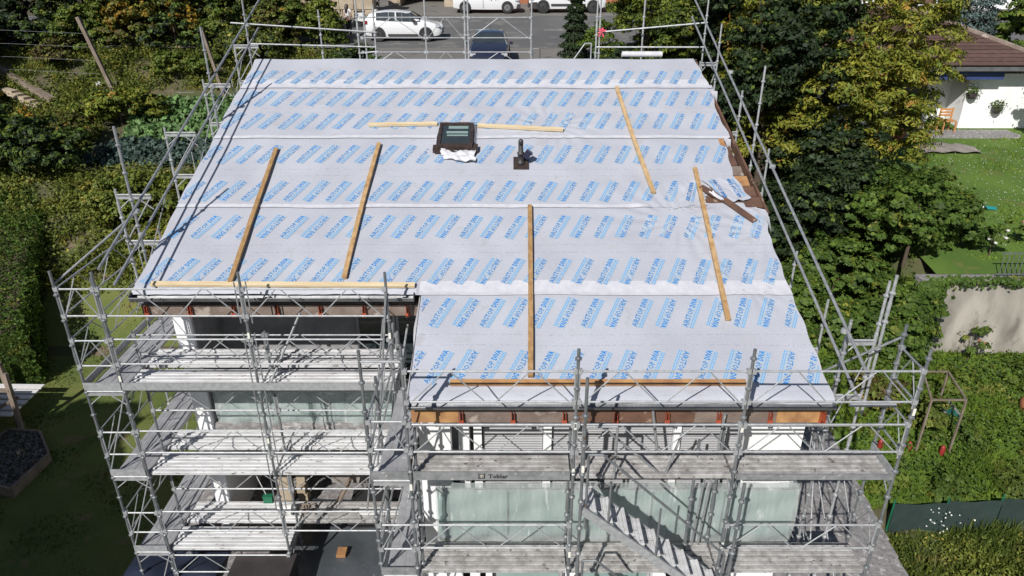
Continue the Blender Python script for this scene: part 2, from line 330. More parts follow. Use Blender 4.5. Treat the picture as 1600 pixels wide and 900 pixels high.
# membrane strips
LAPS = [9.20, 11.27, 13.6, 15.96, 18.06, RIDGE+.05]
def wr(x, y):   # gentle relief
    return .010*math.sin(x*1.7+.6*y)*math.sin(y*2.3+.4*x)+.004*math.sin(x*3.4-1.1*y+math.sin(y*2))+.003*math.sin(x*6.1+1.3*y)*math.sin(y*1.9)
def tug(x, y):   # radial creases near the torn corner and the roof window
    z = 0
    for (cx, cy, rad, amp) in ((3.3, 13.25, 2.1, .015), (.9, 16.5, 1.6, .013), (4.9, 12.9, 1.5, .016), (4.2,11.6,1.2,.010), (-4.6,18.3,1.3,.008)):
        d = math.hypot(x-cx, y-cy)
        if .15 < d < rad:
            a = math.atan2(y-cy, x-cx); z += amp*math.sin(a*17+2*d)*(1-d/rad)*min(1, d/.5)
    return z
def zm(x, y, i):
    y0, y1 = LAPS[i], LAPS[i+1]
    lift = .007*max(0, 1-(y-y0)/.9) if y < y0+.9 else 0
    return zr(y)+.010+lift+wr(x, y)+tug(x, y)*.9
def right_edge(y):
    P = [(9.1,5.03),(11.5,5.0),(12.9,5.01),(13.2,5.12),(13.56,5.15),(13.6,4.92),(14.5,4.72),(15.9,4.84),(16.0,5.0),(17.0,4.90),(17.9,4.98),(18.0,5.08),(18.2,4.96),(19.5,4.83)]
    return prof([(a, c) for a, c in P], y) + .015*math.sin(y*9)
def left_edge(y, i):
    if i == 0: return -1.62
    return -6.82+.02*math.sin(y*2.1)+.01*math.sin(y*7)
strips = []
for i in range(5):
    y0, y1 = LAPS[i], LAPS[i+1]
    top = y1+(.16 if i < 4 else 0)
    n = int((top-y0)/.05); ys = [y0+(top-y0)*k/n for k in range(n+1)]
    b = MB(); NX = 220; us = [k/NX for k in range(NX+1)]
    def f(u, v, i=i, y1=y1):
        xl, xr = left_edge(v, i), right_edge(min(v, y1-.01)); x = xl+(xr-xl)*u
        if v > y1: return (x, v, zr(v)+.003+wr(x, v)+tug(x, v)*.9)
        return (x, v, zm(x, v, i)+(.004*math.sin(x*14)*math.sin(x*3.3) if v < LAPS[i]+.12 else 0))
    def sk(u, v, i=i):
        xl, xr = left_edge(v, i), right_edge(v); x = xl+(xr-xl)*u
        if i == 1 and v < 11.42 and x < -1.72: return True
        if i == 1 and v > 13.42 and x > 3.9: return False
        if i == 2: return (x > 3.85+.5*(v-13.6) and v < 14.36) or (x > 3.2 and v < 13.62+.0)
        if i == 0 and v > 13: return True
        return False
    b.grid(f, us, ys, skip=sk)
    st = b.build('membrane_strip', M['membrane'], house, smooth=True, fix=False); strips.append(st)
    # paler bonded lap band
    if i > 0:
        bw = {1:.34, 2:.10, 3:.10, 4:.40}[i]
        b = MB(); xs = [k/160 for k in range(161)]
        yy = [y0-.012, y0, y0+bw*.3, y0+bw*.7, y0+bw]
        b.grid(lambda u, v: (lambda x: (x, v, zm(x, max(v, LAPS[i]), i)+.006+.001*math.sin(x*23)))(left_edge(v, i)+(right_edge(v)-left_edge(v, i)-.01)*u), xs, yy,
               skip=(lambda u, v: (-6.8+11.7*u) < -1.7) if i == 1 else ((lambda u, v: u > .82) if i == 2 else None))
        b.build('lap_tape', M['membrane_edge'], st, smooth=True, fix=False)
# eave turn-down and edge folds
for (x0, x1, ye) in ((-1.6, 5.04, 9.2), (-6.84, -1.72, 11.44)):
    b = MB(); pr = [(ye+.10, .022), (ye+.05, .024), (ye+.0, .018), (ye-.06, -.02), (ye-.085, -.07)]
    b.grid(lambda u, v: (x0+(x1-x0)*u, pr[v][0], (zr(max(pr[v][0], ye))+pr[v][1]+wr(x0+(x1-x0)*u, ye)+.003*math.sin(u*90)) ), [k/120 for k in range(121)], range(5))
    b.build('eave_flap', M['membrane'], house, smooth=True, fix=False)
b = MB()
b.grid(lambda u, v: (-1.63-.05*v+.03*math.sin(u*9+v*4)*v-.02*v*v, 9.2+2.2*u, zr(9.2+2.2*u)+.02-.42*v*(1-.25*u)-.02*math.sin(u*15)*v), [k/40 for k in range(41)], [0,.1,.3,.55,.8,1])
b.build('side_flap', M['membrane_white'], house, smooth=True, fix=False)
b = MB(); # ragged bits hanging off the right rake
for (yy, ln, wd) in ((17.95,.4,.16),(15.95,.35,.14),(13.35,.5,.08)):
    b.grid(lambda u, v: (right_edge(yy)-.08+wd*1.2*u*(1-.5*v), yy-ln*v, zr(yy-ln*v)+.03-.12*u*v-.03*u+.01*math.sin(v*14)), [0,.5,1], [0,.25,.5,.75,1])
b.build('torn_edge', M['membrane_white'], house, smooth=True, fix=False)

# printed lettering
def text_mesh(s, bold):
    c = bpy.data.curves.new('t', 'FONT'); c.body = s; c.size = 1; c.offset = .035 if bold else .010; c.resolution_u = 1; c.space_character = 1.0
    o = bpy.data.objects.new('t', c); COL.objects.link(o); dg = bpy.context.evaluated_depsgraph_get(); dg.update()
    me = bpy.data.meshes.new_from_object(o.evaluated_get(dg)); v = np.array([q.co[:] for q in me.vertices]); f = [tuple(p.vertices) for p in me.polygons]
    bpy.data.objects.remove(o); bpy.data.curves.remove(c); bpy.data.meshes.remove(me); return v, f
tv, tf = text_mesh('AIRSTOP', False); dv, df = text_mesh('DIVA', True)
def fit(v, x0, x1, h):
    v = v.copy(); v[:,0] = (v[:,0]-v[:,0].min())/(v[:,0].max()-v[:,0].min())*(x1-x0)+x0; v[:,1] = (v[:,1]-v[:,1].min())/(v[:,1].max()-v[:,1].min())*h; return v
LT = .73; HH = .098
tv = fit(tv, 0, LT*.64, HH); dv = fit(dv, LT*.69, LT, HH)
lv = []; lf = []; r2 = random.Random(3)
for row, yy in enumerate((-.048, -.082)):
    x = .01
    while x < LT-.02:
        ww = r2.uniform(.03,.085); ww = min(ww, LT-x); n = len(lv)
        lv += [(x,yy,0),(x+ww,yy,0),(x+ww,yy+.018,0),(x,yy+.018,0)]; lf.append((n,n+1,n+2,n+3)); x += ww+.012
lv = np.array(lv); qv = np.array([(-.01,-.02,0),(LT+.01,-.02,0),(LT+.01,HH+.01,0),(-.01,HH+.01,0),(.02,-.095,0),(LT-.0,-.095,0),(LT-.0,-.021,0),(.02,-.021,0)]); qv = np.concatenate([np.array([[c[0]+(d[0]-c[0])*k/8, e, 0] for k in range(9) for e in (c[1], d[1])]) for c, d in ((qv[0], qv[2]), (qv[4], qv[6]))]); qf = [(o_+2*k, o_+2*k+2, o_+2*k+3, o_+2*k+1) for o_ in (0, 18) for k in range(8)]
ROWS = [(9.74,-1.203),(10.87,-1.227),(11.85,-6.093),(13.04,-6.05),(14.11,-6.25),(15.37,-6.27),(16.64,-6.12),(17.59,-6.07),(18.57,-5.81)]
PITCH = .872; ang = R(66)
ca, sa = math.cos(ang), math.sin(ang)
def strip_of(y):
    for i in range(5):
        if y < LAPS[i+1]: return i
    return 4
nprint = 0
for (yc, xph) in ROWS:
    i = strip_of(yc); st = strips[i]
    n0 = -16
    for k in range(n0, 36):
        for half in (0, 1):
            cx = xph+k*PITCH+half*PITCH/2
            if cx < (-1.9 if i == 0 else -7.1) or cx > 5.3: continue
            parts = []
            for (V, F, mm) in ((tv, tf, 0), (dv, df, 3), (lv, lf, 1), (qv, qf, 2)):
                p = V[:, :2]-np.array([LT/2, 0.02])
                if half: p = -p
                q = np.stack([p[:,0]*ca+p[:,1]*sa, p[:,0]*sa-p[:,1]*ca], 1) if False else np.stack([p[:,0]*ca-p[:,1]*sa, p[:,0]*sa+p[:,1]*ca], 1)
                parts.append((np.stack([cx+q[:,0], yc+q[:,1]/NS], 1), F, mm))
            vs_ = []; fs_ = []; ms_ = []
            for (P2, F, mm) in parts:
                base = len(vs_); ok = []
                for (x, y) in P2:
                    o_ = (y > LAPS[i+1]+(.03 if i<4 else -.03)) or (y < LAPS[i]+.02) or (x > right_edge(y)-.015) or (x < left_edge(y, i)+.015) or (i == 2 and ((x > 3.8+.5*(y-13.6) and y < 14.4) or (x > 3.1 and y < 13.66))) or (i == 1 and y < 11.44 and x < -1.6)
                    if not o_ and -1.85 < x < -.78 and 15.35 < y < 16.45: o_ = True
                    ok.append(not o_); vs_.append((x, y, zm(x, y, i)+.003-(.002 if mm == 2 else 0)+(.004 if y < LAPS[i+1] else 0)+ (.006 if i in (1,4) and y < LAPS[i]+.4 else 0)))
                for fc in F:
                    if all(ok[a] for a in fc): fs_.append(tuple(base+a for a in fc)); ms_.append(mm)
            if len(fs_) < 12: continue
            used = sorted({a for f in fs_ for a in f}); mp = {a: n for n, a in enumerate(used)}; vs_ = [vs_[a] for a in used]; fs_ = [tuple(mp[a] for a in f) for f in fs_]
            org = wl(st); me = bpy.data.meshes.new('printed_lettering')
            me.from_pydata([(a-org.x, b_-org.y, c-org.z) for a, b_, c in vs_], [], fs_)
            [me.materials.append(M[k_]) for k_ in ('print','print_pale','print_tint','print_bold')]; me.polygons.foreach_set('material_index', ms_)
            o = bpy.data.objects.new('printed_lettering', me); COL.objects.link(o); o.parent = st; nprint += 1
print('prints', nprint)

# gutters, fascias, brackets
def gutter(x0, x1, y, z, r):
    b = MB(); n = 8
    us = [x0+(x1-x0)*k/12 for k in range(13)]
    ang_ = [math.pi+math.pi*k/n for k in range(n+1)]
    for (rr) in (r, r-.006):
        b.grid(lambda u, a: (u, y+rr*math.cos(a), z+rr*math.sin(a)), us, ang_)
    b.tube((x0, y-r, z+.004), (x1, y-r, z+.004), .012, 6)
    b.tube((x0, y+.0, z-.02), (x0+.004, y, z-.02), r*.9, 10); b.tube((x1-.004, y, z-.02), (x1, y, z-.02), r*.9, 10)
    return b.build('gutter', M['zinc'], house, smooth=False)
gutter(-1.62, 5.0, 9.05, 7.15, .085); gutter(-6.84, -1.76, 11.33, 7.90, .105)
for x0, x1, mm in ((-1.6,-.85,'wood_orange'),(-.845,1.0,'wood_old'),(1.005,2.9,'wood_brown'),(2.905,4.2,'wood_old'),(4.205,4.98,'wood_orange')):
    MB().box(x0, x1, 9.20, 9.255, 6.70, 6.93).build('fascia_board', M[mm], house)
for x0, x1 in ((-6.82,-5.1),(-5.095,-3.4),(-3.395,-1.7)):
    MB().box(x0, x1, 11.53, 11.575, 7.40, 7.62).build('fascia_board', M['wood_old'], house)
bm_ = MB(); 
for s_ in (-.022, .022):
    bm_.beam((s_, 0, 0), (s_, .0, .22), .008, .06, up=(0,1,0)); bm_.beam((s_, -.005, .2), (s_, .14, .22), .008, .03)
bm_.beam((0, -.02, .03), (0, -.02, .09), .08, .01, up=(0,1,0))
brk = bm_.mesh('gutter_bracket', M['red'])
for k in range(8): inst('gutter_bracket', brk, house, (-.80+k*.815, 9.155, 6.70))
inst('gutter_bracket', brk, house, (4.93, 9.155, 6.70))
for k in range(7): inst('gutter_bracket', brk, house, (-6.72+k*.80, 11.49, 7.39))
# soffits
MB().box(-1.58, 4.95, 9.26, 9.8, 6.96, 6.99).build('soffit', M['wood_old'], house)
MB().box(-6.8, -1.62, 11.58, 13.6, 7.60, 7.63).build('soffit', M['wood_old'], house)

# walls
b = MB(); b.prism([(12.35,.9),(27,.9),(27,7.2),(RIDGE,10.5),(12.35,7.98)], -6.75, -6.40); b.build('wall', M['render'], house)
b = MB(); b.prism([(9.8,.9),(27,.9),(27,7.2),(RIDGE,10.5),(9.8,7.1)], 4.70, 5.0); b.build('wall', M['render'], house)
b = MB(); b.box(-6.40, 4.70, 26.7, 27.0, .9, 7.2); b.build('wall', M['render'], house)
b = MB(); b.prism([(9.8,.9),(13.8,.9),(13.8,8.5),(9.8,7.1)], -1.60, -1.32); b.build('wall', M['render'], house)
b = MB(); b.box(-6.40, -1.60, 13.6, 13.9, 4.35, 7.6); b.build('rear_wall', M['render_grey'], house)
b = MB(); b.box(-6.40, -1.60, 12.36, 13.95, 4.0, 4.34); b.build('floor_slab', M['concrete'], house)
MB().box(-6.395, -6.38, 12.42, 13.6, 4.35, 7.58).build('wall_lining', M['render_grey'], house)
# loggia glazing on the upper left
for k, (x0, x1) in enumerate(((-3.4,-2.55),(-2.53,-1.75))):
    p_ = MB().box(x0, x1, 13.52, 13.58, 4.4, 6.95).build('sliding_door', M['shutter'], house)
    MB().box(x0+.06, x1-.06, 13.50, 13.53, 4.46, 6.89).build('pane', M['glass'], p_)
MB().beam((-5.7, 12.2, 7.58), (-5.72, 12.22, 7.0), .02, .02).build('hanging_cable', M['black_plastic'], house)
# lower loggia: dark opening, masonry pier, dusty upper slab, back wall
b = MB(); b.box(-6.40, -1.60, 14.6, 14.8, 1.3, 4.0); b.build('rear_wall', M['dust'], house)
b = MB(); b.box(-4.35, -1.62, 13.3, 14.5, 1.9, 2.1); b.build('concrete_ledge', M['dust'], house)
for k in range(9): MB().box(-5.62+.02*math.sin(k*3), -5.32+.02*math.cos(k*5), 13.1, 13.4, 1.45+k*.28, 1.45+k*.28+.255).build('stone', M['stone'], house)
for k in range(9): MB().box(-5.14+.02*math.sin(k*4), -4.94+.02*math.cos(k*3), 13.1, 13.35, 1.45+k*.28, 1.45+k*.28+.255).build('stone', M['stone'], house)
MB().beam((-4.2, 12.6, 1.6), (-3.1, 13.4, 3.6), .12, .05).build('leaning_plank', M['wood_grey'], house)
# balustrades wrapped in film
def balustrade(x0, x1, y, z0, z1, ret):
    bal = MB(); bal.box(x0, x1, y, y+.05, z1-.05, z1); bal.box(x0, x1, y+.0, y+.12, z0-.22, z0)
    o = bal.build('balustrade', M['steel_light'], house)
    n = max(2, int(round((x1-x0)/1.25)))
    for k in range(n):
        a = x0+(x1-x0)*k/n+.02; c = x0+(x1-x0)*(k+1)/n-.02
        MB().box(a, c, y+.012, y+.03, z0+.02, z1-.06).build('pane', M['glass_green'], o)
    def fs(u, v):
        x = x0+(x1-x0)*u; z = z1+.03-(z1-z0+.12)*v
        crease = .018*math.sin(38*u+7*v+2*math.sin(9*u))*(.4+v)+.014*math.sin(90*u-9*v)*max(0, 1-2.2*v)+.01*math.sin(17*v+30*u)
        return (x, y-.035-.05*math.sin(math.pi*v)+crease*.8, z)
    b = MB(); b.grid(fs, [k/150 for k in range(151)], [k/18 for k in range(19)])
    b.grid(lambda u, v: (x0+(x1-x0)*u, y-.035+.16*v, z1+.03+.012*math.sin(60*u)+.01*v), [k/150 for k in range(151)], [0,.5,1])
    if ret:
        b.grid(lambda u, v: (x1+.02+.05*math.sin(u*math.pi)*math.sin(v*3), y-.03+.9*u, z1+.03-(z1-z0+.12)*v), [k/10 for k in range(11)], [k/8 for k in range(9)])
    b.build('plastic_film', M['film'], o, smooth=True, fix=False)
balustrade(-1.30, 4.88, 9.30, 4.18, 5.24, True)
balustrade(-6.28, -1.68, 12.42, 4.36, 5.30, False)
# right volume front wall with piers, shutters
for (x0, x1) in ((-1.32,-1.06),(-.92,-.74),(-.66,-.52),(.54,.68),(2.78,2.90),(4.0,4.70)):
    MB().box(x0, x1, 9.8, 10.05, 4.2, 6.95).build('wall_pier', M['render'], house)
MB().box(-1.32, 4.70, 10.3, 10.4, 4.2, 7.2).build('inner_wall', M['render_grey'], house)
for (x0, x1) in ((-.50,.53),(.69,2.77),(2.91,3.99)):
    b = MB(); k = 0; z = 4.22
    while z < 6.93: b.prism([(9.90, z), (9.885, z+.025), (9.90, z+.048), (9.93, z+.048), (9.93, z)], x0, x1); z += .052
    b.build('roller_shutter', M['shutter'], house, kind='stuff')
MB().box(-1.32, 4.9, 9.32, 10.3, 3.95, 4.16).build('balcony_slab', M['concrete'], house)
# ground floor front
for (x0, x1) in ((-1.32,-.95),(-.8,-.62),(-.5,-.38),(1.0,1.25),(2.7,2.95),(3.3,3.5),(4.2,4.70)):
    MB().box(x0, x1, 9.8, 10.05, .9, 3.94).build('wall_pier', M['render'], house)
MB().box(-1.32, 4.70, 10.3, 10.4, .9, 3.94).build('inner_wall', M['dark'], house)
for (x0, x1) in ((-.36,.98),(1.27,2.68),(3.52,4.18)):
    f_ = MB().box(x0, x1, 9.95, 10.0, 1.3, 3.9).build('window', M['render_grey'], house)
    MB().box(x0+.07, x1-.07, 9.93, 9.955, 1.38, 3.84).build('pane', M['glass_green'], f_)
MB().box(-1.3, 4.9, 9.2, 9.32, 3.93, 4.0).build('balcony_edge', M['render'], house)

# roof window
sk = MB(); Xa, Xb, Ya, Yb = -1.66, -.88, 15.45, 16.35
def onr(x, y, h): return Vector((x, y-.337*h, zr(y)+.94*h))
def rbox(b, xa, xb, ya, yb, h0, h1):
    n = len(b.v)
    for h in (h0, h1):
        for (x, y) in ((xa,ya),(xb,ya),(xb,yb),(xa,yb)): b.v.append(tuple(onr(x, y, h)))
    b.f += [tuple(n+i for i in q) for q in ((0,3,2,1),(4,5,6,7),(0,1,5,4),(1,2,6,5),(2,3,7,6),(3,0,4,7))]
    return b
for (a, c, d, e) in ((Xa, Xa+.065, Ya, Yb), (Xb-.065, Xb, Ya, Yb), (Xa+.066, Xb-.066, Yb-.07, Yb), (Xa+.066, Xb-.066, Ya, Ya+.10)):
    rbox(sk, a, c, d, e, .0, .17)
skylight = sk.build('roof_window', M['brown_metal'], house)
rbox(MB(), Xa+.065, Xb-.065, Ya+.10, Yb-.07, .12, .14).build('pane', M['glass'], skylight)
for k, (a, c) in enumerate(((.52,.60),(.42,.47),(.70,.80))):
    rbox(MB(), Xa+.17+.02*k, Xb-.12, Ya+a, Ya+c, .141, .146).build('pane_reflection', M['glass_green'], skylight)  # pale strips painted in as reflections on the glass
b = rbox(MB(), Xa-.10, Xa+.02, Ya-.04, Ya+.14, .18-.17, .11); rbox(b, Xb-.02, Xb+.12, Ya-.04, Ya+.16, .01, .12); rbox(b, Xa-.05, Xb+.05, Ya-.08, Ya-.001, .01, .09)
b.build('flashing', M['brown_metal'], skylight)
b = MB(); b.grid(lambda u, v: onr(Xa-.04+(Xb-Xa+.10)*u, Yb+.015+.10*v, .17-.08*v+.008*math.sin(u*12)), [k/10 for k in range(11)], [0,.5,1])
for s_, x in ((-1, Xa-.012), (1, Xb+.012)):
    b.grid(lambda u, v: onr(x+s_*(.015+.04*v+.012*math.sin(u*5)), Ya+.2+.70*u, .16-.10*v), [k/8 for k in range(9)], [0,.5,1])
b.build('membrane_collar', M['membrane_white'], skylight, smooth=True, fix=False)
# vent pipe
vp = rbox(MB(), .03, .36, 14.82, 15.24, .03, .045).build('vent_pipe', M['brown_metal'], house)
b = MB(); base_ = onr(.19, 15.0, .02); b.lathe(base_, [(.085,0),(.085,.06),(.065,.08),(.062,.22),(.078,.22),(.078,.27),(.055,.28),(.052,.42)], 14)
b.path([base_+Vector((0,0,.40)), base_+Vector((0,.02,.47)), base_+Vector((.0,-.03,.52)), base_+Vector((0,-.09,.51))], .055, 12)
b.build('pipe', M['black_plastic'], vp, smooth=True)
b = MB(); b.beam(base_+Vector((.10,0,.16)), base_+Vector((.19,-.02,.30)), .12, .14); b.build('cowl', M['blue_paint'], vp)

# ------------------------------------------------------------------ things lying on the roof
def timber(p, q, w, h, m, label, wob=0):
    up = Vector((0,-.337,.94)); p = Vector((p[0], p[1], zr(p[1])))+up*(.035+h/2); q = Vector((q[0], q[1], zr(q[1])))+up*(.035+h/2)
    b = MB(); n = 6
    for k in range(n):
        pass
    sd_ = random.uniform(-.014,.014)
    pts_ = [p.lerp(q, k/n)+Vector((sd_*math.sin(math.pi*k/n)*2, 0, 0)) for k in range(n+1)]
    for k in range(n): b.beam(pts_[k], pts_[k+1], w, h, up=up)
    o = b.build('timber', m, origin=tuple(p)); tag(o, label, 'timber', 'loose timbers on the roof'); 
    return o
timber((-5.25,15.51), (-5.09,11.52), .085, .06, M['wood_b'], 'leftmost long sloping timber on the membrane')
timber((-2.99,15.70), (-3.05,11.64), .085, .06, M['wood'], 'sloping timber between the leftmost timber and the roof window')
timber((.36,13.61), (.295,9.53), .085, .06, M['wood_b'], 'sloping timber below the vent pipe pointing straight down the roof')
timber((2.61,18.03), (2.93,14.01), .085, .06, M['wood_c'], 'sloping timber highest up the right half of the roof')
timber((3.94,14.81), (3.71,10.68), .085, .06, M['wood'], 'sloping timber lying over the torn membrane corner')
timber((-3.33,16.42), (-1.74,16.47), .09, .06, M['wood_h'], 'pale level batten left of the roof window')
timber((-.80,16.40), (1.18,16.23), .09, .06, M['wood_h'], 'pale level batten right of the roof window')
timber((-6.51,11.50), (-1.75,11.47), .10, .05, M['wood_h'], 'pale level batten along the left eave gutter')
timber((-.98,9.42), (3.7,9.42), .10, .05, M['wood_orange'], 'long orange brown batten along the lower right eave')
def loose_board(p, q, w, m, label):
    up = Vector((0,-.337,.94)); P = Vector((p[0], p[1], zr(p[1])+.09)); Q = Vector((q[0], q[1], zr(q[1])+.05))
    o = MB().beam(P, Q, w, .025, up=up).build('board', m, origin=tuple(P)); tag(o, label, 'board'); return o
loose_board((3.93,14.15), (4.35,13.78), .15, M['wood_brown'], 'short dark brown board under the torn membrane flap')
loose_board((4.33,13.76), (4.82,13.15), .14, M['wood_brown'], 'reddish brown board sticking down over the lap at the torn corner')
def sheet(name, label, cat, pts, m, amp=.03, n=14, seed=0, h=.05):
    # pts: four (x,y,h) corners on the roof
    r = random.Random(seed); ph = [r.uniform(0, 6) for _ in range(6)]
    def f(u, v):
        a = Vector(pts[0]).lerp(Vector(pts[1]), u); c = Vector(pts[3]).lerp(Vector(pts[2]), u); p = a.lerp(c, v)
        x = p.x+.02*math.sin(v*9+ph[0]); y = p.y+.02*math.sin(u*8+ph[1])
        z = zr(y)+h*.5+.02+p.z+amp*(.5+.5*math.sin(u*7+v*5+ph[2])*math.cos(v*9-u*4+ph[3]))+amp*.4*math.sin(u*19+ph[4])*math.sin(v*16+ph[5])
        return (x, y, z)
    b = MB(); b.grid(f, [k/n for k in range(n+1)], [k/n for k in range(n+1)])
    o = b.build(name, m, smooth=True, fix=False); tag(o, label, cat); return o
sheet('membrane_offcut', 'crumpled white membrane offcut just below the roof window', 'membrane offcut', [(-1.60,15.40,.03),(-.82,15.36,.03),(-.80,14.96,.01),(-1.5,15.14,.01)], M['membrane_white'], .06, 18, 4)
fl = sheet('membrane_flap', 'lifted membrane flap left of the timber at the torn corner', 'membrane flap', [(3.5,14.40,.0),(3.99,14.50,.01),(3.98,13.66,.0),(3.25,13.56,.0)], M['membrane'], .022, 14, 5, h=0)
fr = sheet('membrane_flap', 'folded back membrane flap right of the timber at the torn corner', 'membrane flap', [(4.02,14.46,.01),(4.74,14.52,.02),(4.90,13.84,.01),(4.42,13.68,.03)], M['membrane'], .022, 14, 6, h=.01)
sheet('membrane_offcut', 'small white triangular membrane fold beside the brown board', 'membrane offcut', [(4.03,13.95,.06),(4.12,13.93,.08),(4.45,13.62,.03),(4.42,13.58,.02)], M['membrane_white'], .02, 6, 8)
for (flap, cx, cy, half) in ((fl, 3.72, 14.05, 0), (fr, 4.30, 14.12, 1), (fr, 4.66, 14.15, 0)):
    vs_ = []; fs_ = []; ms_ = []
    fm = flap.data; vv = [flap.location+v.co for v in fm.vertices]
    A = np.array([v[:] for v in vv])
    for (V, F, mm) in ((tv, tf, 0), (dv, df, 0), (lv, lf, 1)):
        p = (V[:, :2]-np.array([LT/2, 0.02]))*.88
        if half: p = -p
        a2 = R(72) if flap is fl else R(102)
        q = np.stack([p[:,0]*math.cos(a2)-p[:,1]*math.sin(a2), (p[:,0]*math.sin(a2)+p[:,1]*math.cos(a2))/NS], 1)
        base = len(vs_)
        for (dx, dy) in q:
            x, y = cx+dx, cy+dy; d = (A[:,0]-x)**2+(A[:,1]-y)**2; ix = np.argsort(d)[:4]; wgt = 1/(d[ix]+1e-5)
            vs_.append((x, y, float((A[ix,2]*wgt).sum()/wgt.sum())+.012))
        for fc in F: fs_.append(tuple(base+a for a in fc)); ms_.append(mm)
    o_ = flap.location; me = bpy.data.meshes.new('printed_lettering'); me.from_pydata([(a-o_.x, b_-o_.y, c-o_.z) for a, b_, c in vs_], [], fs_)
    me.materials.append(M['print']); me.materials.append(M['print_pale']); me.polygons.foreach_set('material_index', ms_)
    o = bpy.data.objects.new('printed_lettering', me); COL.objects.link(o); o.parent = flap
b = MB(); b.tube((2.93,19.62,11.0), (4.0,19.62,11.0), .075, 14, cap=False); b.tube((2.93,19.62,11.0), (4.0,19.62,11.0), .03, 10)
roll = b.build('membrane_roll', M['membrane_white'], smooth=True); tag(roll, 'white roll of roofing membrane lying on the ridge', 'membrane roll')

# ------------------------------------------------------------------ scaffold kit
def std_mesh(z0, z1, r=.0242):
    b = MB(); b.tube((0,0,0), (0,0,z1-z0), r, 8)
    z = .25
    while z < z1-z0-.1: b.lathe((0,0,z), [(r,-.03),(.048,-.012),(.048,.012),(r,.03)], 8); z += .5
    z = 2.0-.15
    while z < z1-z0-.3: b.lathe((0,0,z), [(r+.006,0),(r+.007,.01),(r+.007,.22),(r+.006,.24)], 8); z += 2.0
    return b
_stdcache = {}
def standard(par, x, y, z0, z1, m='steel_dark', lean=(0,0)):
    key = (round(z1-z0, 2), m)
    if key not in _stdcache: _stdcache[key] = std_mesh(z0, z1).mesh('standard', M[m])
    o = inst('standard', _stdcache[key], par, (x, y, z0)); o.rotation_euler = (lean[1], lean[0], random.uniform(0, 3)); return o
def foot(par, x, y, z): 
    b = MB(); b.tube((x,y,z+.01),(x,y,z+.3),.018,6); b.box(x-.08,x+.08,y-.08,y+.08,z,z+.012); return b.build('base_plate', M['steel'], par)
def rail(par, p, q, r=.0242, m='steel', name='guard_rail'): return MB().tube(p, q, r, 8).build(name, M[m], par)
def guard(par, p, q, zb, zt, r=.017, m='steel', nv=2, ends=True, name='guard_frame'):
    b = MB(); P = Vector((p[0], p[1], 0)); Q = Vector((q[0], q[1], 0)); d = (Q-P).normalized(); P = P+d*.03; Q = Q-d*.03
    T = lambda f, z: P.lerp(Q, f)+Vector((0,0,z))
    b.tube(T(0,zt), T(1,zt), r, 6); b.tube(T(0,zb), T(1,zb), r, 6)
    for k in range(nv):
        a, c, e = k/nv, (k+.5)/nv, (k+1)/nv; k1, k2 = .025, .03
        b.tube(T(a+k2, zb), T(c-k1*.6, zt), r*.62, 5); b.tube(T(c+k1*.6, zt), T(e-k2, zb), r*.62, 5)
    if ends:
        for f in (.0, 1.): b.tube(T(f, zb-.12), T(f, zt+.05), r*.8, 5)
    for f in (0, 1):
        for z_ in (zb, zt): b.beam(T(f, z_-.035), T(f, z_+.035), .07, .07)
    return b.build(name, M[m], par)
def plank_mesh(Ln, w=.30, m='deck', along='x'):
    # steel deck plank with raised ribs
    b = MB(); prof_ = []
    xs = [0]; n = 3
    P = [(0, -.05), (0, 0)]
    for k in range(n):
        c = w*(k+.5)/n; q = w/n
        hh = .019 if along == 'x' else .004; P += [(c-q*.34, 0), (c-q*.30, hh), (c+q*.30, hh), (c+q*.34, 0)]
    P += [(w, 0), (w, -.05)]
    if along == 'x': b.prism([(a, h) for a, h in P], 0, Ln, 'x')
    else: b.prism([(a, h) for a, h in P], 0, Ln, 'y')
    return b.mesh('deck_plank', M[m])
_pc = {}
def deck(par, x0, y0, Ln, z, n=2, w=.30, m='deck', along='x', lift=0):
    key = (round(Ln,2), w, m, along)
    if key not in _pc: _pc[key] = plank_mesh(Ln, w, m, along)
    for k in range(n):
        loc = (x0, y0+k*(w+.012), z+.003*(k % 2)) if along == 'x' else (x0+k*(w+.012), y0, z+.003*(k % 2))
        inst('deck_plank', _pc[key], par, loc)
def toe(par, p, q, z, h=.15, m='steel_light'):
    P = Vector((p[0], p[1], z+h/2)); Q = Vector((q[0], q[1], z+h/2)); return MB().beam(P, Q, .025, h).build('toe_board', M[m], par)
def frame_h(par, p, q, z, m='steel'):   # transom across the two standards, with gusset braces
    b = MB(); P = Vector((p[0], p[1], z)); Q = Vector((q[0], q[1], z)); b.tube(P, Q, .02, 6); b.beam(P-Vector((0,0,.06)), Q-Vector((0,0,.06)), .04, .05)
    d = (Q-P); b.tube(P+Vector((0,0,-.30)), P+d*.4+Vector((0,0,-.07)), .012, 5); b.tube(Q+Vector((0,0,-.30)), Q-d*.4+Vector((0,0,-.07)), .012, 5)
    return b.build('transom', M[m], par)
L1, L2, L3 = 6.22, 4.22, 2.22

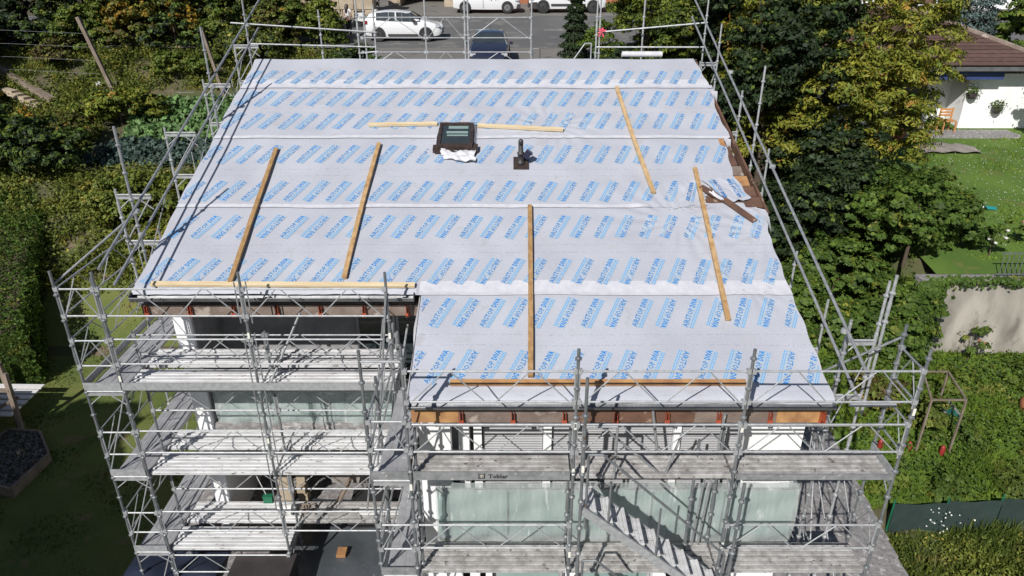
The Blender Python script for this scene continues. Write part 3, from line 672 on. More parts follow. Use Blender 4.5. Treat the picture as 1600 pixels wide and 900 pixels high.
# ---- front left
sf = thing('scaffold', 'steel facade scaffold in front of the left, set back half of the house', 'scaffold', (-4.6, 11.1, 1.4), 'scaffolds round the house')
XL = [-7.14, -4.65, -2.16]; YO, YI = 10.87, 11.56
for x in XL:
    standard(sf, x, YO, 1.4, 8.58); foot(sf, x, YO, 1.38)
    standard(sf, x, YI, 1.5, 7.05); foot(sf, x, YI, 1.44)
    for z in (L1, L2, L3): frame_h(sf, (x, YO), (x, YI+.75), z-.06)
for (xa, xb) in ((-7.14,-4.65),(-4.65,-2.16)):
    guard(sf, (xa,YO), (xb,YO), 7.74, 8.26, m='steel_light')
    for Lz in (L1, L2, L3): guard(sf, (xa,YO), (xb,YO), Lz+.54, Lz+1.05, m='steel_light')
    for Lz in (L1, L2):
        deck(sf, xa+.02, YO+.05, 2.45, Lz); deck(sf, xa+.02, YI+.13, 2.45, Lz, 2)
    deck(sf, xa+.02, YI+.13, 2.45, L3, 2, m='deck' if xa < -6 else 'deck_dirty')
    toe(sf, (xa,YO-.03), (xb,YO-.03), L1, m='steel_light')
    guard(sf, (xa,YI), (xb,YI), L1+.33, L1+.75, m='steel')
    guard(sf, (xa,YI-.02), (xb,YI-.02), L2+1.05, L2+1.50, m='steel_light')
    guard(sf, (xa,YI-.02), (xb,YI-.02), L3+1.05, L3+1.50, m='steel_light')
deck(sf, -7.12, YO+.05, 2.45, L3)
guard(sf, (-7.14,YO), (-4.65,YO), L3-.62, L3-.14, m='steel_light')
for dx in (-.10, .10): 
    for (za, zb) in ((7.6,8.4),(5.3,7.4),(3.3,5.3)): MB().tube((-4.65+dx,YO,za), (-4.65+dx,YO,zb), .013, 6).build('guard_post', M['steel'], sf)
rail(sf, (-2.60,YO-.05,4.5), (-2.16,YO-.05,8.2), .02, 'steel', 'brace'); rail(sf, (-2.42,YI,4.2), (-2.10,YO,7.6), .02, 'steel', 'brace')
rail(sf, (-2.95,YO+.1,3.2), (-2.25,YO+.1,7.8), .018, 'steel', 'brace'); rail(sf, (-2.35,YO+.06,5.0), (-1.95,YI,7.2), .02, 'steel', 'brace')
rail(sf, (-2.75,YO+.02,2.0), (-2.2,YO+.3,6.2), .018, 'steel', 'brace')
rail(sf, (-4.50,YO+.03,6.2), (-3.9,YI,7.5), .022, 'steel', 'brace')
b = MB(); b.box(-3.86,-3.66,11.38,11.62,1.46,1.54); ob_ = b.build('wood_block', M['wood_orange']); tag(ob_, 'small pine block under a scaffold base plate on the black tarp', 'block')

# ---- left side
sl = thing('scaffold', 'narrow steel scaffold along the left gable side of the house', 'scaffold', (-7.5, 14, .8), 'scaffolds round the house')
XO_, XI_ = -7.84, -7.16
standard(sl, XO_, YO, .9, 8.60); standard(sl, XI_-.05, YO+.06, .9, 8.45)
for (y, zo) in ((13.37,9.25),(15.87,9.9),(18.37,10.55),(20.87,11.2)):
    standard(sl, XO_, y, .9, zo, 'steel_light'); standard(sl, XI_, y, .9, zo-.8, 'steel')
    frame_h(sl, (XO_,y), (XI_,y), zo-.12, 'steel_light'); frame_h(sl, (XO_,y), (XI_,y), zo-1.1, 'steel_light')
    rail(sl, (XO_,y,zo-1.1), (XI_,y,zo-.15), .014, 'steel_light', 'brace')
    for z in (L1,L2,L3): frame_h(sl, (XO_,y), (XI_,y), z-.06)
for z in (L1,L2,L3):
    frame_h(sl, (XO_,YO), (XI_,YO), z-.05, 'steel_light'); toe(sl, (XO_,YO-.03), (XI_,YO-.03), z, .15)
    guard(sl, (XO_,YO), (XI_,YO), z+.50, z+1.02, nv=1, m='steel_light')
    guard(sl, (XO_,YO), (XO_,13.37), z+.54, z+1.05, m='steel'); 
    guard(sl, (XO_,13.37), (XO_,15.87), z+.54, z+1.05, m='steel_light')
    rail(sl, (XO_,YO,z-1.9), (XI_,YO,z-.1), .014, 'steel_light', 'brace')
    deck(sl, XO_+.05, YO+.04, 2.45, z, 2, .31, m='deck_dull', along='y'); deck(sl, XO_+.05, 13.40, 2.45, z, 2, .31, m='deck_dull', along='y')
deck(sl, XO_+.05, 15.90, 2.45, L1, 2, .31, m='deck_dull', along='y')
toe(sl, (XO_-.02,YO), (XO_-.02,13.3), L1, .15); toe(sl, (XO_-.02,13.4), (XO_-.02,15.8), L1, .15)
guard(sl, (XO_,YO), (XI_,YO), 7.74, 8.26, nv=1, m='steel_light')
guard(sl, (XO_,YO), (XO_,13.37), 7.74, 8.26, m='steel_light')
for (y, z1) in ((12.2,10.75),(16.55,11.97),(19.4,12.75)): standard(sl, -6.90, y, zr(y)-1.6, z1, 'steel')
def slope_pts(x, y0, y1, h): return (x, y0, zr(y0)+h), (x, y1, 13.5 and zr(RIDGE)+.358*(y1-RIDGE)+h)
p, q = slope_pts(-6.82, 10.6, 21.6, 1.06); rail(sl, p, q, .0242, 'steel')
p, q = slope_pts(-6.82, 10.9, 20.1, .52); rail(sl, p, q, .0242, 'steel')
rail(sl, (-7.84,10.9,8.35), (-6.85,12.3,9.2), .02, 'steel')
for (y, z) in ((12.2,9.2),(16.55,10.7),(19.4,11.75),(12.2,8.75),(16.55,10.25)): MB().lathe((-6.86,y,z), [(.03,-.04),(.06,-.03),(.06,.03),(.03,.04)], 8).build('coupler', M['steel_light'], sl)
for (y0, y1) in ((11.9,13.9),(14.9,16.9),(17.9,19.4)):
    rail(sl, (XI_,y0,zr(y0)-.9), (XI_,y1,zr(y1)+.0), .012, 'steel', 'brace'); rail(sl, (XI_,y0+.6,zr(y0)-1.2), (XI_,y0+.6,zr(y0)+.2), .012, 'steel_light', 'brace')

# ---- middle return (narrow deck running back at the step in the facade)
sm = thing('scaffold', 'narrow scaffold bay running back at the step between the two facades', 'scaffold', (-1.85, 9.6, 1.2), 'scaffolds round the house')
standard(sm, -2.14, 8.45, 1.2, 8.48); standard(sm, -2.10, 9.15, 1.2, 7.6)
for z in (L1,L2,L3):
    frame_h(sm, (-2.14,8.45), (-1.55,8.45), z-.05, 'steel_light'); toe(sm, (-2.14,8.42), (-1.58,8.42), z, .15, 'steel')
    guard(sm, (-2.14,8.45), (-1.55,8.45), z+.54, z+1.05, nv=1, m='steel_light', ends=False); guard(sm, (-2.14,8.45), (-2.14,10.8), z+.54, z+1.05, m='steel')
    deck(sm, -2.08, 8.48, 2.36, z, 1, .46, m='deck_dull', along='y')
    rail(sm, (-2.14,8.47,z+.1), (-1.66,8.49,z+1.9), .014, 'steel', 'brace')
    rail(sm, (-1.9,9.9,z-1.8), (-1.64,10.8,z-.1), .014, 'steel_light', 'brace')
rail(sm, (-2.14,8.45,8.3), (-1.55,8.45,8.3), .02, 'steel_light')

# ---- front right
sr = thing('scaffold', 'long steel facade scaffold with stairs in front of the right, projecting half of the house', 'scaffold', (2.1, 8.7, 1.1), 'scaffolds round the house')
XR = [-1.55, .93, 3.38, 5.83]; FO, FI = 8.45, 9.13
for i, x in enumerate(XR):
    standard(sr, x, FO, 1.1, 8.50); foot(sr, x, FO, 1.08)
    standard(sr, x, FI, 1.1, (6.65 if i < 3 else 8.52)); foot(sr, x, FI, 1.08)
    for z in (L1,L2,L3): frame_h(sr, (x,FO), (x,FI), z-.06)
standard(sr, .99, 7.80, 1.1, 8.45); standard(sr, 3.30, 7.80, 1.1, 6.68); standard(sr, 2.95, 8.95, 1.1, 6.55); standard(sr, -1.47, 8.55, 1.1, 6.6)
for (a, c) in ((0,1),(1,2),(2,3)):
    xa, xb = XR[a], XR[c]
    guard(sr, (xa,FO), (xb,FO), 7.62, 8.14, m='steel_light')
    guard(sr, (xa,FO), (xb,FO), L1+.50, L1+1.0, m='steel_light')
    if a != 1: 
        for z in (L2, L3): guard(sr, (xa,FO), (xb,FO), z+.56, z+1.05, m='steel_light')
    deck(sr, xa+.03, FO+.05, 2.41, L1, m='deck_dirty'); deck(sr, xa+.03, FO+.05, 2.41, L2, m='deck_dirty'); deck(sr, xa+.03, FO+.05, 2.41, L3, m='deck')
    rail(sr, (xa,FI,L1+.48), (xb,FI,L1+.48), .017, 'steel_light') if a != 1 else None
tb = toe(sr, (-1.5,FO-.035), (.88,FO-.035), L1, .15, 'steel')
toe(sr, (3.42,FO-.03), (5.8,FO-.03), L1, .10, 'steel'); toe(sr, (5.80,FO), (5.80,FI), L1, .15)
guard(sr, (5.83,FO), (5.83,FI), 7.62, 8.14, nv=1); guard(sr, (5.83,FO), (5.83,FI), L1+.5, L1+1.0, nv=1); guard(sr, (5.83,FO), (5.83,FI), L2+.5, L2+1.0, nv=1)
# toe board lettering
def lettering(par, s, x0, x1, y, z0, z1, m, bold=True):
    v, f = text_mesh(s, bold); v = fit(v, x0, x1, z1-z0); org = wl(par)
    me = bpy.data.meshes.new('lettering'); me.from_pydata([(a-org.x, y-org.y, z0+c-org.z) for a, c in v[:, :2]], [], f); me.materials.append(m)
    o = bpy.data.objects.new('lettering', me); COL.objects.link(o); o.parent = par
lettering(tb, 'Tobler', -.36, -.06, FO-.052, L1+.035, L1+.115, M['black_plastic'])
MB().box(-.51,-.41, FO-.0515, FO-.048, L1+.03, L1+.125).build('logo_plate', M['black_plastic'], tb)
b = MB(); b.box(-.492,-.428, FO-.054, FO-.0516, L1+.098, L1+.106); b.box(-.464,-.456, FO-.054, FO-.0516, L1+.045, L1+.097); b.box(-.488,-.476, FO-.054, FO-.0516, L1+.06, L1+.075); b.box(-.444,-.432, FO-.054, FO-.0516, L1+.06, L1+.075); b.build('logo', M['label'], tb)
stk = MB().box(-.02,.02,-.003,.003,0,.12).mesh('sticker', M['label'])
for (x, y, z) in ((.93,8.42,7.15),(.93,8.42,6.3),(.99,7.77,6.9),(3.38,8.42,7.1),(5.83,8.42,7.4),(-1.55,8.42,6.0),(.93,8.42,4.6),(3.38,8.42,4.8)): inst('sticker', stk, sr, (x, y, z))
for (x, y, z) in ((-4.65,10.84,7.3),(-7.14,10.84,6.4),(-2.16,10.84,7.3),(-4.65,10.84,5.0)): inst('sticker', stk, sf, (x, y, z))
def stairs(x0, z0, x1, z1, ya, yb):
    b = MB(); b.beam((x0,ya,z0-.05), (x1,ya,z1-.05), .04, .13); b.beam((x0,yb,z0-.05), (x1,yb,z1-.05), .03, .11); st = b.build('stair_flight', M['steel_light'], sr)
    n = 9
    for k in range(n):
        f = (k+.4)/n; x = x0+(x1-x0)*f; z = z0+(z1-z0)*f
        t_ = MB()
        t_.box(x-.10, x+.11, ya+.03, yb-.03, z-.025, z)
        for j in range(4): t_.box(x-.10+.058*j, x-.07+.058*j, ya+.031, yb-.031, z+.001, z+.010)
        t_.build('tread', M['deck'], st)
    h = .95
    hr = MB(); 
    for y in (ya, yb):
        if y == yb: continue
        hr.path([(x0+.05,y,z0-.4+h*.0), (x0+.05,y,z0+h), (x0+.25,y,z0+h), (x1-.1,y,z1+h+.08), (x1-.1,y,z1)], .019, 6)
        xm = (x0+x1)/2; hr.tube((xm,y,(z0+z1)/2), (xm,y,(z0+z1)/2+h), .016, 6); hr.tube((xm-.75,y,z0-.5), (xm-.75,y,z0+.45), .016, 6)
    hr.build('handrail', M['steel_dark'], st)
stairs(1.02, 6.22, 3.30, 4.26, 7.82, 8.40); stairs(1.02, 4.22, 3.30, 2.26, 7.82, 8.40)
b = MB(); b.path([(1.05,FO-.03,6.25),(1.05,FO-.03,7.2),(1.55,FO-.03,7.2),(1.55,FO-.03,6.25)], .019, 6); b.path([(1.3,FO+.1,7.15),(2.35,FO+.1,6.15),(2.55,FO+.1,7.0)], .02, 6)
b.path([(2.35,FI,6.2),(2.2,FI,7.05)], .024, 6); b.build('landing_rail', M['steel'], sr)
for (x, z0, z1) in ((3.05,3.2,6.2),(3.2,4.3,7.0)): rail(sr, (x,FI-.1,z0), (x+.12,FI-.1,z1), .02, 'steel', 'brace')

# ---- right side
sx = thing('scaffold', 'open scaffold frames with two long sloping rails along the right gable side', 'scaffold', (5.5, 14, 1.9), 'scaffolds round the house')
for (y, z1) in ((9.83,8.9),(11.6,7.7),(13.3,7.95),(15.75,9.44),(18.2,10.3),(20.8,11.66)):
    standard(sx, 5.83, y, 1.9, z1, 'steel_light'); standard(sx, 5.35, y, 1.9, z1-1.0, 'steel')
    frame_h(sx, (5.35,y), (5.83,y), z1-1.05, 'steel_light'); frame_h(sx, (5.35,y), (5.83,y), z1-2.1, 'steel_light')
    rail(sx, (5.35,y,z1-3.0), (5.83,y,z1-1.2), .012, 'steel_light', 'brace')
standard(sx, 5.85, 9.72, 6.5, 9.05, 'steel_light'); standard(sx, 5.83, 16.8, 7.5, 11.1, 'steel_light'); standard(sx, 5.75, 22.2, 9.0, 12.5, 'steel_light'); standard(sx, 5.25, 9.6, 6.0, 8.35, 'steel')
rail(sx, (5.10,8.55,zr(8.55)+1.05), (5.0,20.9,zr(20.9)+.95)); rail(sx, (5.12,8.75,zr(8.75)+.5), (5.0,20.9,zr(20.9)+.45))
rail(sx, (5.2,9.3,6.5), (5.2,16,zr(16)-.5), .014, 'steel', 'brace'); rail(sx, (5.3,9.2,5.6), (5.3,13,zr(13)-.9), .014, 'steel_light', 'brace')
for k, y in enumerate((9.9,10.6,11.3,12.2,13.0)): rail(sx, (5.22,y,zr(y)-1.9), (5.22,y+.15,zr(y)-.55), .012, 'steel_light', 'brace')
for y in (9.15, 11.6): rail(sx, (5.35,y,3.2), (5.83,y+1.8,5.0), .014, 'steel_light', 'brace'); rail(sx, (5.83,y,3.2), (5.83,y+2.2,5.2), .012, 'steel', 'brace')
guard(sx, (5.83,9.2), (5.83,11.6), L2+.5, L2+1.0); guard(sx, (5.35,9.2), (5.35,11.6), L2-.8, L2-.3)
rail(sx, (5.83,9.15,8.3), (5.1,9.9,7.2), .02, 'steel', 'brace'); rail(sx, (5.15,8.9,7.25), (5.85,8.9,7.25), .03, 'steel_light')
for y in (9.4,13.4,16.9): MB().lathe((5.08,y,zr(y)+1.0), [(.03,-.04),(.06,-.03),(.06,.03),(.03,.04)], 8).build('coupler', M['steel_light'], sx)

# ---- rear scaffold beyond the ridge
sb = thing('scaffold', 'scaffold rails and lattice frames standing up behind the ridge', 'scaffold', (-1, 21.8, 5), 'scaffolds round the house')
YB = 21.8
def bx_(u): return (u-800)/1100*(YB*.9015+1.1)
for (u, zt) in ((503,11.95),(561,12.35),(572,12.2),(587,12.1),(666,12.35),(727,12.25),(732,12.5),(830,12.5),(931,12.2),(936,12.75),(1003,13.1)):
    standard(sb, bx_(u), YB, 7.5, zt, 'steel_light')
for (ua, ub) in ((565,666),(666,727),(732,830)):
    for (zb, zt) in ((11.18,11.74),(10.25,10.78)): guard(sb, (bx_(ua),YB), (bx_(ub),YB), zb, zt, m='steel_light', nv=1, ends=False)
rail(sb, (bx_(372),YB-.3,11.62), (bx_(590),YB,11.33), .0242, 'steel'); rail(sb, (bx_(395),YB-.3,11.05), (bx_(588),YB,10.92), .0242, 'steel')
rail(sb, (bx_(937),YB,11.34), (bx_(1092),YB-.7,11.66), .0242, 'steel'); rail(sb, (bx_(932),YB,10.92), (bx_(1094),YB-.7,11.0), .0242, 'steel')
rail(sb, (bx_(572),YB,10.2), (bx_(587),YB,10.65), .02, 'steel_light', 'brace'); rail(sb, (bx_(562),YB,10.75), (bx_(590),YB,10.8), .02, 'steel_light', 'brace')
b = MB(); b.path([(bx_(885),YB+.2,10.2),(bx_(915),YB+.2,11.0),(bx_(925),YB+.2,11.0),(bx_(925),YB+.2,10.2)], .02, 6); b.path([(bx_(905),YB+.2,10.2),(bx_(915),YB+.2,10.55),(bx_(925),YB+.2,10.55)], .015, 6); b.build('handrail', M['steel_light'], sb)
b = MB(); b.path([(bx_(834),YB+.6,10.2),(bx_(834),YB+.6,10.8),(bx_(845),YB+.6,10.8),(bx_(845),YB+.6,10.2)], .012, 5); b.build('gate_frame', M['steel_dark'], sb)
for (ux, z) in ((660,10.26),(735,10.26),(800,10.26),(850,10.26)): pass
# pink ribbon
b = MB(); c = Vector((bx_(938), YB-.06, 11.36))
for a, ln in ((.3,.16),(1.2,.13),(2.2,.12),(3.4,.12),(4.2,.18),(5.2,.2)):
    d = Vector((math.cos(a),0,math.sin(a))); pz = d.cross(Vector((0,1,0)))*.03
    b.quad(c, c+d*ln*.6+pz, c+d*ln+Vector((0,.02,0)), c+d*ln*.6-pz+Vector((0,-.02,0)))
tag(b.build('ribbon', M['pink'], fix=False), 'pink ribbon bow tied to the end of the rear scaffold rail', 'ribbon')
# bucket and cloths on deck
bk = thing('bucket', 'white bucket lying on its side on the lower left scaffold deck', 'bucket', (-4.95, 11.95, 2.24))
b = MB(); cc = Vector((-5.15,11.9,2.37)); b.lathe(tuple(cc), [(.10,0),(.125,.30)], 14, 'x'); b.build('pail', M['white_plastic'], bk, smooth=False)
MB().lathe((-5.165,11.9,2.37), [(.09,0),(.09,.012)], 14, 'x').build('rim', M['white_plastic'], bk)
b = MB(); b.box(-5.60,-5.40,12.22,12.32,2.24,2.40); b.box(-5.61,-5.39,12.21,12.33,2.40,2.43); tag(b.build('canister', M['green_plastic']), 'small green canister at the back of the lower left deck', 'canister')
b = MB(); pp = [(-5.55,12.3,2.44),(-5.7,12.35,2.9),(-5.78,12.35,3.3),(-5.6,12.5,3.7),(-5.5,12.5,3.9)]; b.path(pp, .01, 5); tag(b.build('hose', M['white_plastic']), 'thin pale hose rising from the green canister', 'hose')
b = MB()
for k in range(14):
    a = random.uniform(0,6.28); q = Vector((-4.55+random.uniform(-.22,.22), 11.98+random.uniform(-.12,.12), 2.25)); b.path([q, q+Vector((.12*math.cos(a),.12*math.sin(a),.03)), q+Vector((.2*math.cos(a+.6),.2*math.sin(a+.6),.01))], .014, 5)
tag(b.build('rope_heap', M['wood_grey']), 'tangled rope heap beside the bucket on the lower deck', 'rope')
MB_ = MB().beam((-3.40,11.95,2.27), (-2.35,11.95,2.27), .2, .03); tag(MB_.build('board', M['white_plastic']), 'white board lying on the lower left scaffold deck', 'board')

# ---- terrace, tarps, dark boxes at the bottom
b = MB(); b.box(-8.2, -1.62, 8.0, 14.6, .8, 1.36); b.build('terrace', M['concrete'], kind='structure')
b = MB(); b.grid(lambda u, v: (u, v, 1.43+.02*math.sin(u*2.2+v)+.014*math.sin(v*5+u*1.3)+.010*math.sin(u*9+v*3)), list(np.arange(-5.3,-1.64,.07)), list(np.arange(9.0,13.3,.07)))
o = b.build('tarpaulin', M['tarp'], smooth=True, fix=False); tag(o, 'wrinkled black tarpaulin spread on the terrace below the left facade', 'tarpaulin')
b = MB(); b.grid(lambda u, v: (u, v, 1.47+.05*math.sin(u*5+v*2)+.03*math.sin(v*7)), list(np.arange(-8.3,-6.3,.08)), list(np.arange(9.0,12.4,.08)))
o = b.build('tarpaulin', M['tarp_blue'], smooth=True, fix=False); tag(o, 'shiny blue black tarpaulin under the left corner of the scaffold', 'tarpaulin')
b = MB(); b.box(-5.75,-4.55,10.1,10.9,1.40,2.0); b.box(-5.78,-4.52,10.07,10.93,2.0,2.06); tag(b.build('storage_box', M['black_plastic']), 'dark covered storage box under the lowest left deck', 'box')
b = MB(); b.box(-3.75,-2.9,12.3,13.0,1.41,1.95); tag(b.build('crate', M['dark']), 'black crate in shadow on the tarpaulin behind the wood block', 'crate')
b = MB(); b.box(-1.62, 4.75, 3.5, 9.75, .85, 1.08); b.build('pavement', M['concrete'], kind='structure')
b = MB()
for k in range(30):
    y = 1.+k*.5; x1 = 8.21+(8.56-8.21)*(y-11.13)/4.5
    if 11.0 < y < 12.0: b.box(6.2, x1, y, y+.5, 1.2, 1.9)
    else: b.box(5.02, x1, y, y+.5, 1.2, 1.9)
b.build('path', M['concrete'], kind='structure')
b = MB(); b.box(5.0,6.2,11.0,12.0,1.0,1.1); b.build('pit', M['dark'], kind='structure')

# ------------------------------------------------------------------ vegetation kit
def leaf_mesh(name, C_, Nn, size, m, asp=.55):
    n = len(C_); C_ = np.asarray(C_, float); Nn = np.asarray(Nn, float)
    Nn /= np.linalg.norm(Nn, axis=1, keepdims=True)+1e-9
    rv = rng.normal(size=(n, 3)); T = np.cross(Nn, rv); T /= np.linalg.norm(T, axis=1, keepdims=True)+1e-9
    B = np.cross(Nn, T); s = (np.asarray(size)*np.ones(n))[:, None]
    V = np.empty((n, 4, 3)); V[:,0] = C_-T*s*.5; V[:,1] = C_-B*s*.5*asp+Nn*s*.08; V[:,2] = C_+T*s*.5-Nn*s*.10; V[:,3] = C_+B*s*.5*asp+Nn*s*.08
    me = bpy.data.meshes.new(name); me.vertices.add(n*4); me.vertices.foreach_set('co', V.reshape(-1).astype(np.float32))
    me.loops.add(n*4); me.loops.foreach_set('vertex_index', np.arange(n*4, dtype=np.int32))
    me.polygons.add(n); me.polygons.foreach_set('loop_start', np.arange(0, n*4, 4, dtype=np.int32)); me.polygons.foreach_set('loop_total', np.full(n, 4, dtype=np.int32))
    me.update(); me.materials.append(m); return me
def crown_pts(blobs, n, clump=.42, up=.5):
    # blobs: (cx,cy,cz,rx,ry,rz); clumps on and inside the blobs, leaves on each clump
    A = np.array([b[3]*b[4]+b[4]*b[5]+b[3]*b[5] for b in blobs]); A = A/A.sum(); P = []; Q = []
    for b, a in zip(blobs, A):
        k = max(6, int(a*n/90)); r = np.array(b[3:6]); c = np.array(b[:3])
        d = rng.normal(size=(k, 3)); d /= np.linalg.norm(d, axis=1, keepdims=True)
        d[:,2] = np.where(d[:,2] < -.75, -d[:,2]*.6, d[:,2]); rad = rng.uniform(.35, 1.08, k)**.55
        cc = c+d*r*rad[:, None]; cr = clump*rng.uniform(.55, 1.3, k)
        per = int(a*n/k)+1
        e = rng.normal(size=(k, per, 3)); e /= np.linalg.norm(e, axis=2, keepdims=True)
        e[:,:,2] = np.abs(e[:,:,2])*.9-.15
        rr = rng.uniform(.5, 1.05, (k, per, 1))
        P.append((cc[:, None]+e*rr*cr[:, None, None]*np.array([1,1,.8])).reshape(-1, 3))
        Q.append((e*.8+d[:, None]*.5+np.array([0,0,up])+rng.normal(size=(k, per, 3))*.45).reshape(-1, 3))
    return np.concatenate(P), np.concatenate(Q)
def plant(name, label, cat, loc, blobs, n, size, m, clump=.42, trunk=.12, group=None, asp=.55, extra=None, limbs=4):
    t = thing(name, label, cat, loc, group); r = random.Random(len(label)+int(loc[0]*7))
    b = MB(); top = max(bb[2]+bb[5]*.3 for bb in blobs); base = Vector(loc)
    mid = Vector((loc[0]+blobs[0][0]*0, loc[1], loc[2]+top*.45))
    b.tube(base-Vector((0,0,.2)), mid, trunk, 7, trunk*.7); b.tube(mid, base+Vector((blobs[0][0]*.6, blobs[0][1]*.6, top*.9)), trunk*.7, 6, trunk*.25)
    b.build('trunk', M['bark'], t)
    b = MB()
    for k in range(limbs):
        bb = blobs[k % len(blobs)]; a = r.uniform(0, 6.28); e = base+Vector((bb[0]+bb[3]*.8*math.cos(a), bb[1]+bb[4]*.8*math.sin(a), bb[2]+bb[5]*r.uniform(-.1,.7)))
        s_ = base.lerp(mid, r.uniform(.5, 1)); m_ = s_.lerp(e, .5)+Vector((0,0,.15)); b.tube(s_, m_, trunk*.4, 5, trunk*.25); b.tube(m_, e, trunk*.25, 5, trunk*.08)
    if limbs: b.build('limb', M['bark'], t)
    P, Q = crown_pts(blobs, n, clump)
    sz = size*np.clip(rng.lognormal(-.08, .38, len(P)), .4, 2.0); so_ = rng.random(len(P)) < .05; P[so_] += Q[so_]/(np.linalg.norm(Q[so_], axis=1, keepdims=True)+1e-6)*rng.uniform(.05, .32, (so_.sum(), 1))
    o = bpy.data.objects.new('crown', leaf_mesh('crown', P, Q, sz, m, asp)); COL.objects.link(o); o.parent = t
    if extra:
        m2, frac, s2 = extra; k = rng.random(len(P)) < frac; 
        o2 = bpy.data.objects.new('foliage_tips', leaf_mesh('foliage_tips', P[k]+Q[k]*.05, Q[k], sz[k]*s2, m2, asp)); COL.objects.link(o2); o2.parent = t; o2['kind'] = 'stuff'
    return t
def G(x, y): return (x, y, g(x, y))
def bl(cx, cy, cz, r, rz=None, ry=None): return (cx, cy, cz, r, ry or r, rz or r)
def tree_blobs(r, h, n=7, seed=0, base=.35):
    q = random.Random(seed); o = [bl(0, 0, h*.62, r*.75, h*.36)]
    for k in range(n):
        a = 2*math.pi*k/n+q.uniform(-.3,.3); z = h*q.uniform(base, .82); rr = r*q.uniform(.34,.55); d = r*q.uniform(.45,.75)*(1.1-.4*abs(z/h-.5))
        o.append(bl(d*math.cos(a), d*math.sin(a), z, rr, rr*.8))
    return o
# right: dark evergreen mass
for (x, y, r, h, lab, s_) in ((8.9,24.6,2.3,9.3,'nearest dark evergreen tree behind the right sloping scaffold rails',1),
        (8.6,28.2,2.3,9.0,'dark evergreen tree in the middle of the dark row right of the roof',2),
        (10.6,31.6,2.6,8.4,'dark evergreen tree behind the yellow leaved tree at top right',3),
        (10.9,23.0,1.7,4.6,'dark shrubby evergreen tree between the dark row and the yellow leaved tree',4),
        (8.8,33.0,2.0,7.6,'farthest dark evergreen tree near the pale climbing bamboo trees',5),
        (12.6,34.5,2.4,8.0,'dark tree at the top edge behind the yellow leaved tree',6)):
    plant('evergreen_tree', lab, 'tree', G(x, y), tree_blobs(r, h, 15, s_, .04), 52000 if y < 30 else 26000, .135, M['lf_dark'], .33, .2, 'dark evergreen trees right of the house', extra=(M['lf_mid'], .03, 1.0))
for (x, y, r, h, lab, s_) in ((9.4,22.0,1.5,3.2,'low dark bush at the foot of the dark trees beside the right scaffold frames',11),
        (8.2,21.9,1.2,2.6,'low dark bush nearest the right roof edge',12)):
    plant('evergreen_bush', lab, 'bush', G(x, y), tree_blobs(r, h, 6, s_, .2), 9000, .15, M['lf_dark'], .32, .1, 'dark bushes at the foot of the evergreens', extra=(M['lf_mid'], .06, 1))
# the yellowing tree
plant('yellow_leaved_tree', 'tall tree with yellow green autumn leaves at the top right', 'tree', G(10.9,24.9),
      [bl(0,0,4.0,2.2,2.8)]+[bl(a,b_,c,r) for a,b_,c,r in ((-2.7,.3,5.9,1.1),(-2.8,.0,4.2,.9),(-2.3,.3,7.0,1.0),(3.3,.3,5.6,1.1),(2.9,.3,6.8,1.2),(-2.3,.2,4.6,1.3),(-1.6,-.6,6.3,1.2),(.2,-.5,6.6,1.5),(1.9,-.2,5.7,1.5),(3.0,.2,4.2,1.3),(2.3,-.7,2.7,1.2),(.6,-1.1,2.9,1.4),(-1.3,-1.2,2.7,1.3),(-2.6,-.4,2.5,1.0),(.0,-1.2,1.3,1.3),(3.6,.4,3.0,.9),(-.6,-1.6,4.6,1.2),(1.5,-1.4,4.4,1.2))],
      70000, .14, M['lf_yellow'], .38, .16, asp=.36, extra=(M['lf_mid'], .10, 1.0), limbs=12)
# top centre right: pale green trees
for (x, y, r, h, lab, s_) in ((5.6,31.6,1.7,5.0,'yellow green feathery tree right behind the white membrane roll',21),(7.4,31.0,1.6,4.8,'yellow green feathery tree behind the upper right roof corner',22),
        (6.5,35.2,1.7,5.0,'tall feathery green tree at the top edge beside the road',23),(9.0,36.8,2.0,4.8,'tall feathery green tree at the top edge beyond the dark evergreens',24)):
    plant('feathery_tree', lab, 'tree', G(x, y), tree_blobs(r, h, 12, s_, .05), 26000, .14, M['lf_yg'], .32, .12, 'feathery green trees beyond the ridge', asp=.35, extra=(M['lf_dark'], .2, 1.0))
# dark conifer beside the drive
def conifer(lab, loc, h, r, n, m, size=.13, seed=0):
    t = thing('conifer', lab, 'tree', loc); q = random.Random(seed)
    MB().tube(Vector(loc)-Vector((0,0,.1)), Vector(loc)+Vector((0,0,h)), .09, 6, .02).build('trunk', M['bark'], t)
    k = n; zz = rng.uniform(0, 1, k)**1.3; rad = r*(1-zz)*(.55+.45*np.sin(zz*38)**2)*rng.uniform(.35, 1.0, k)**.5+.03; a = rng.uniform(0, 6.28, k)
    a = np.round(a/6.28*11)/11*6.28+rng.normal(size=k)*.22+zz*5
    P = np.stack([rad*np.cos(a), rad*np.sin(a), zz*h-.25*rad], 1); Q = np.stack([np.cos(a)*.6, np.sin(a)*.6, np.full(k, .7)], 1)+rng.normal(size=(k,3))*.4
    o = bpy.data.objects.new('crown', leaf_mesh('crown', P, Q, size*rng.uniform(.6,1.3,k), m, .35)); COL.objects.link(o); o.parent = t; return t
conifer('dark conifer standing beside the driveway left of the pink ribbon', G(2.9,34.0), 4.6, .95, 9000, M['lf_dark'], .16, 1)
plant('shrub', 'light green shrub between the dark conifer and the tall white scaffold pole', 'shrub', G(3.95,33.2), tree_blobs(.8,2.0,5,31,.3), 4000, .13, M['lf_mid'], .25, .06)
plant('shrub', 'small shrub beside the steps railing behind the ridge', 'shrub', G(4.6,31.2), tree_blobs(.7,1.5,5,32,.3), 3000, .12, M['lf_dark'], .22, .05)
conifer('blue grey spruce above the brown hipped roof', (23.3,38.5,g(23.3,38.5)), 6.6, 2.6, 14000, M['lf_blue'], .22, 3)
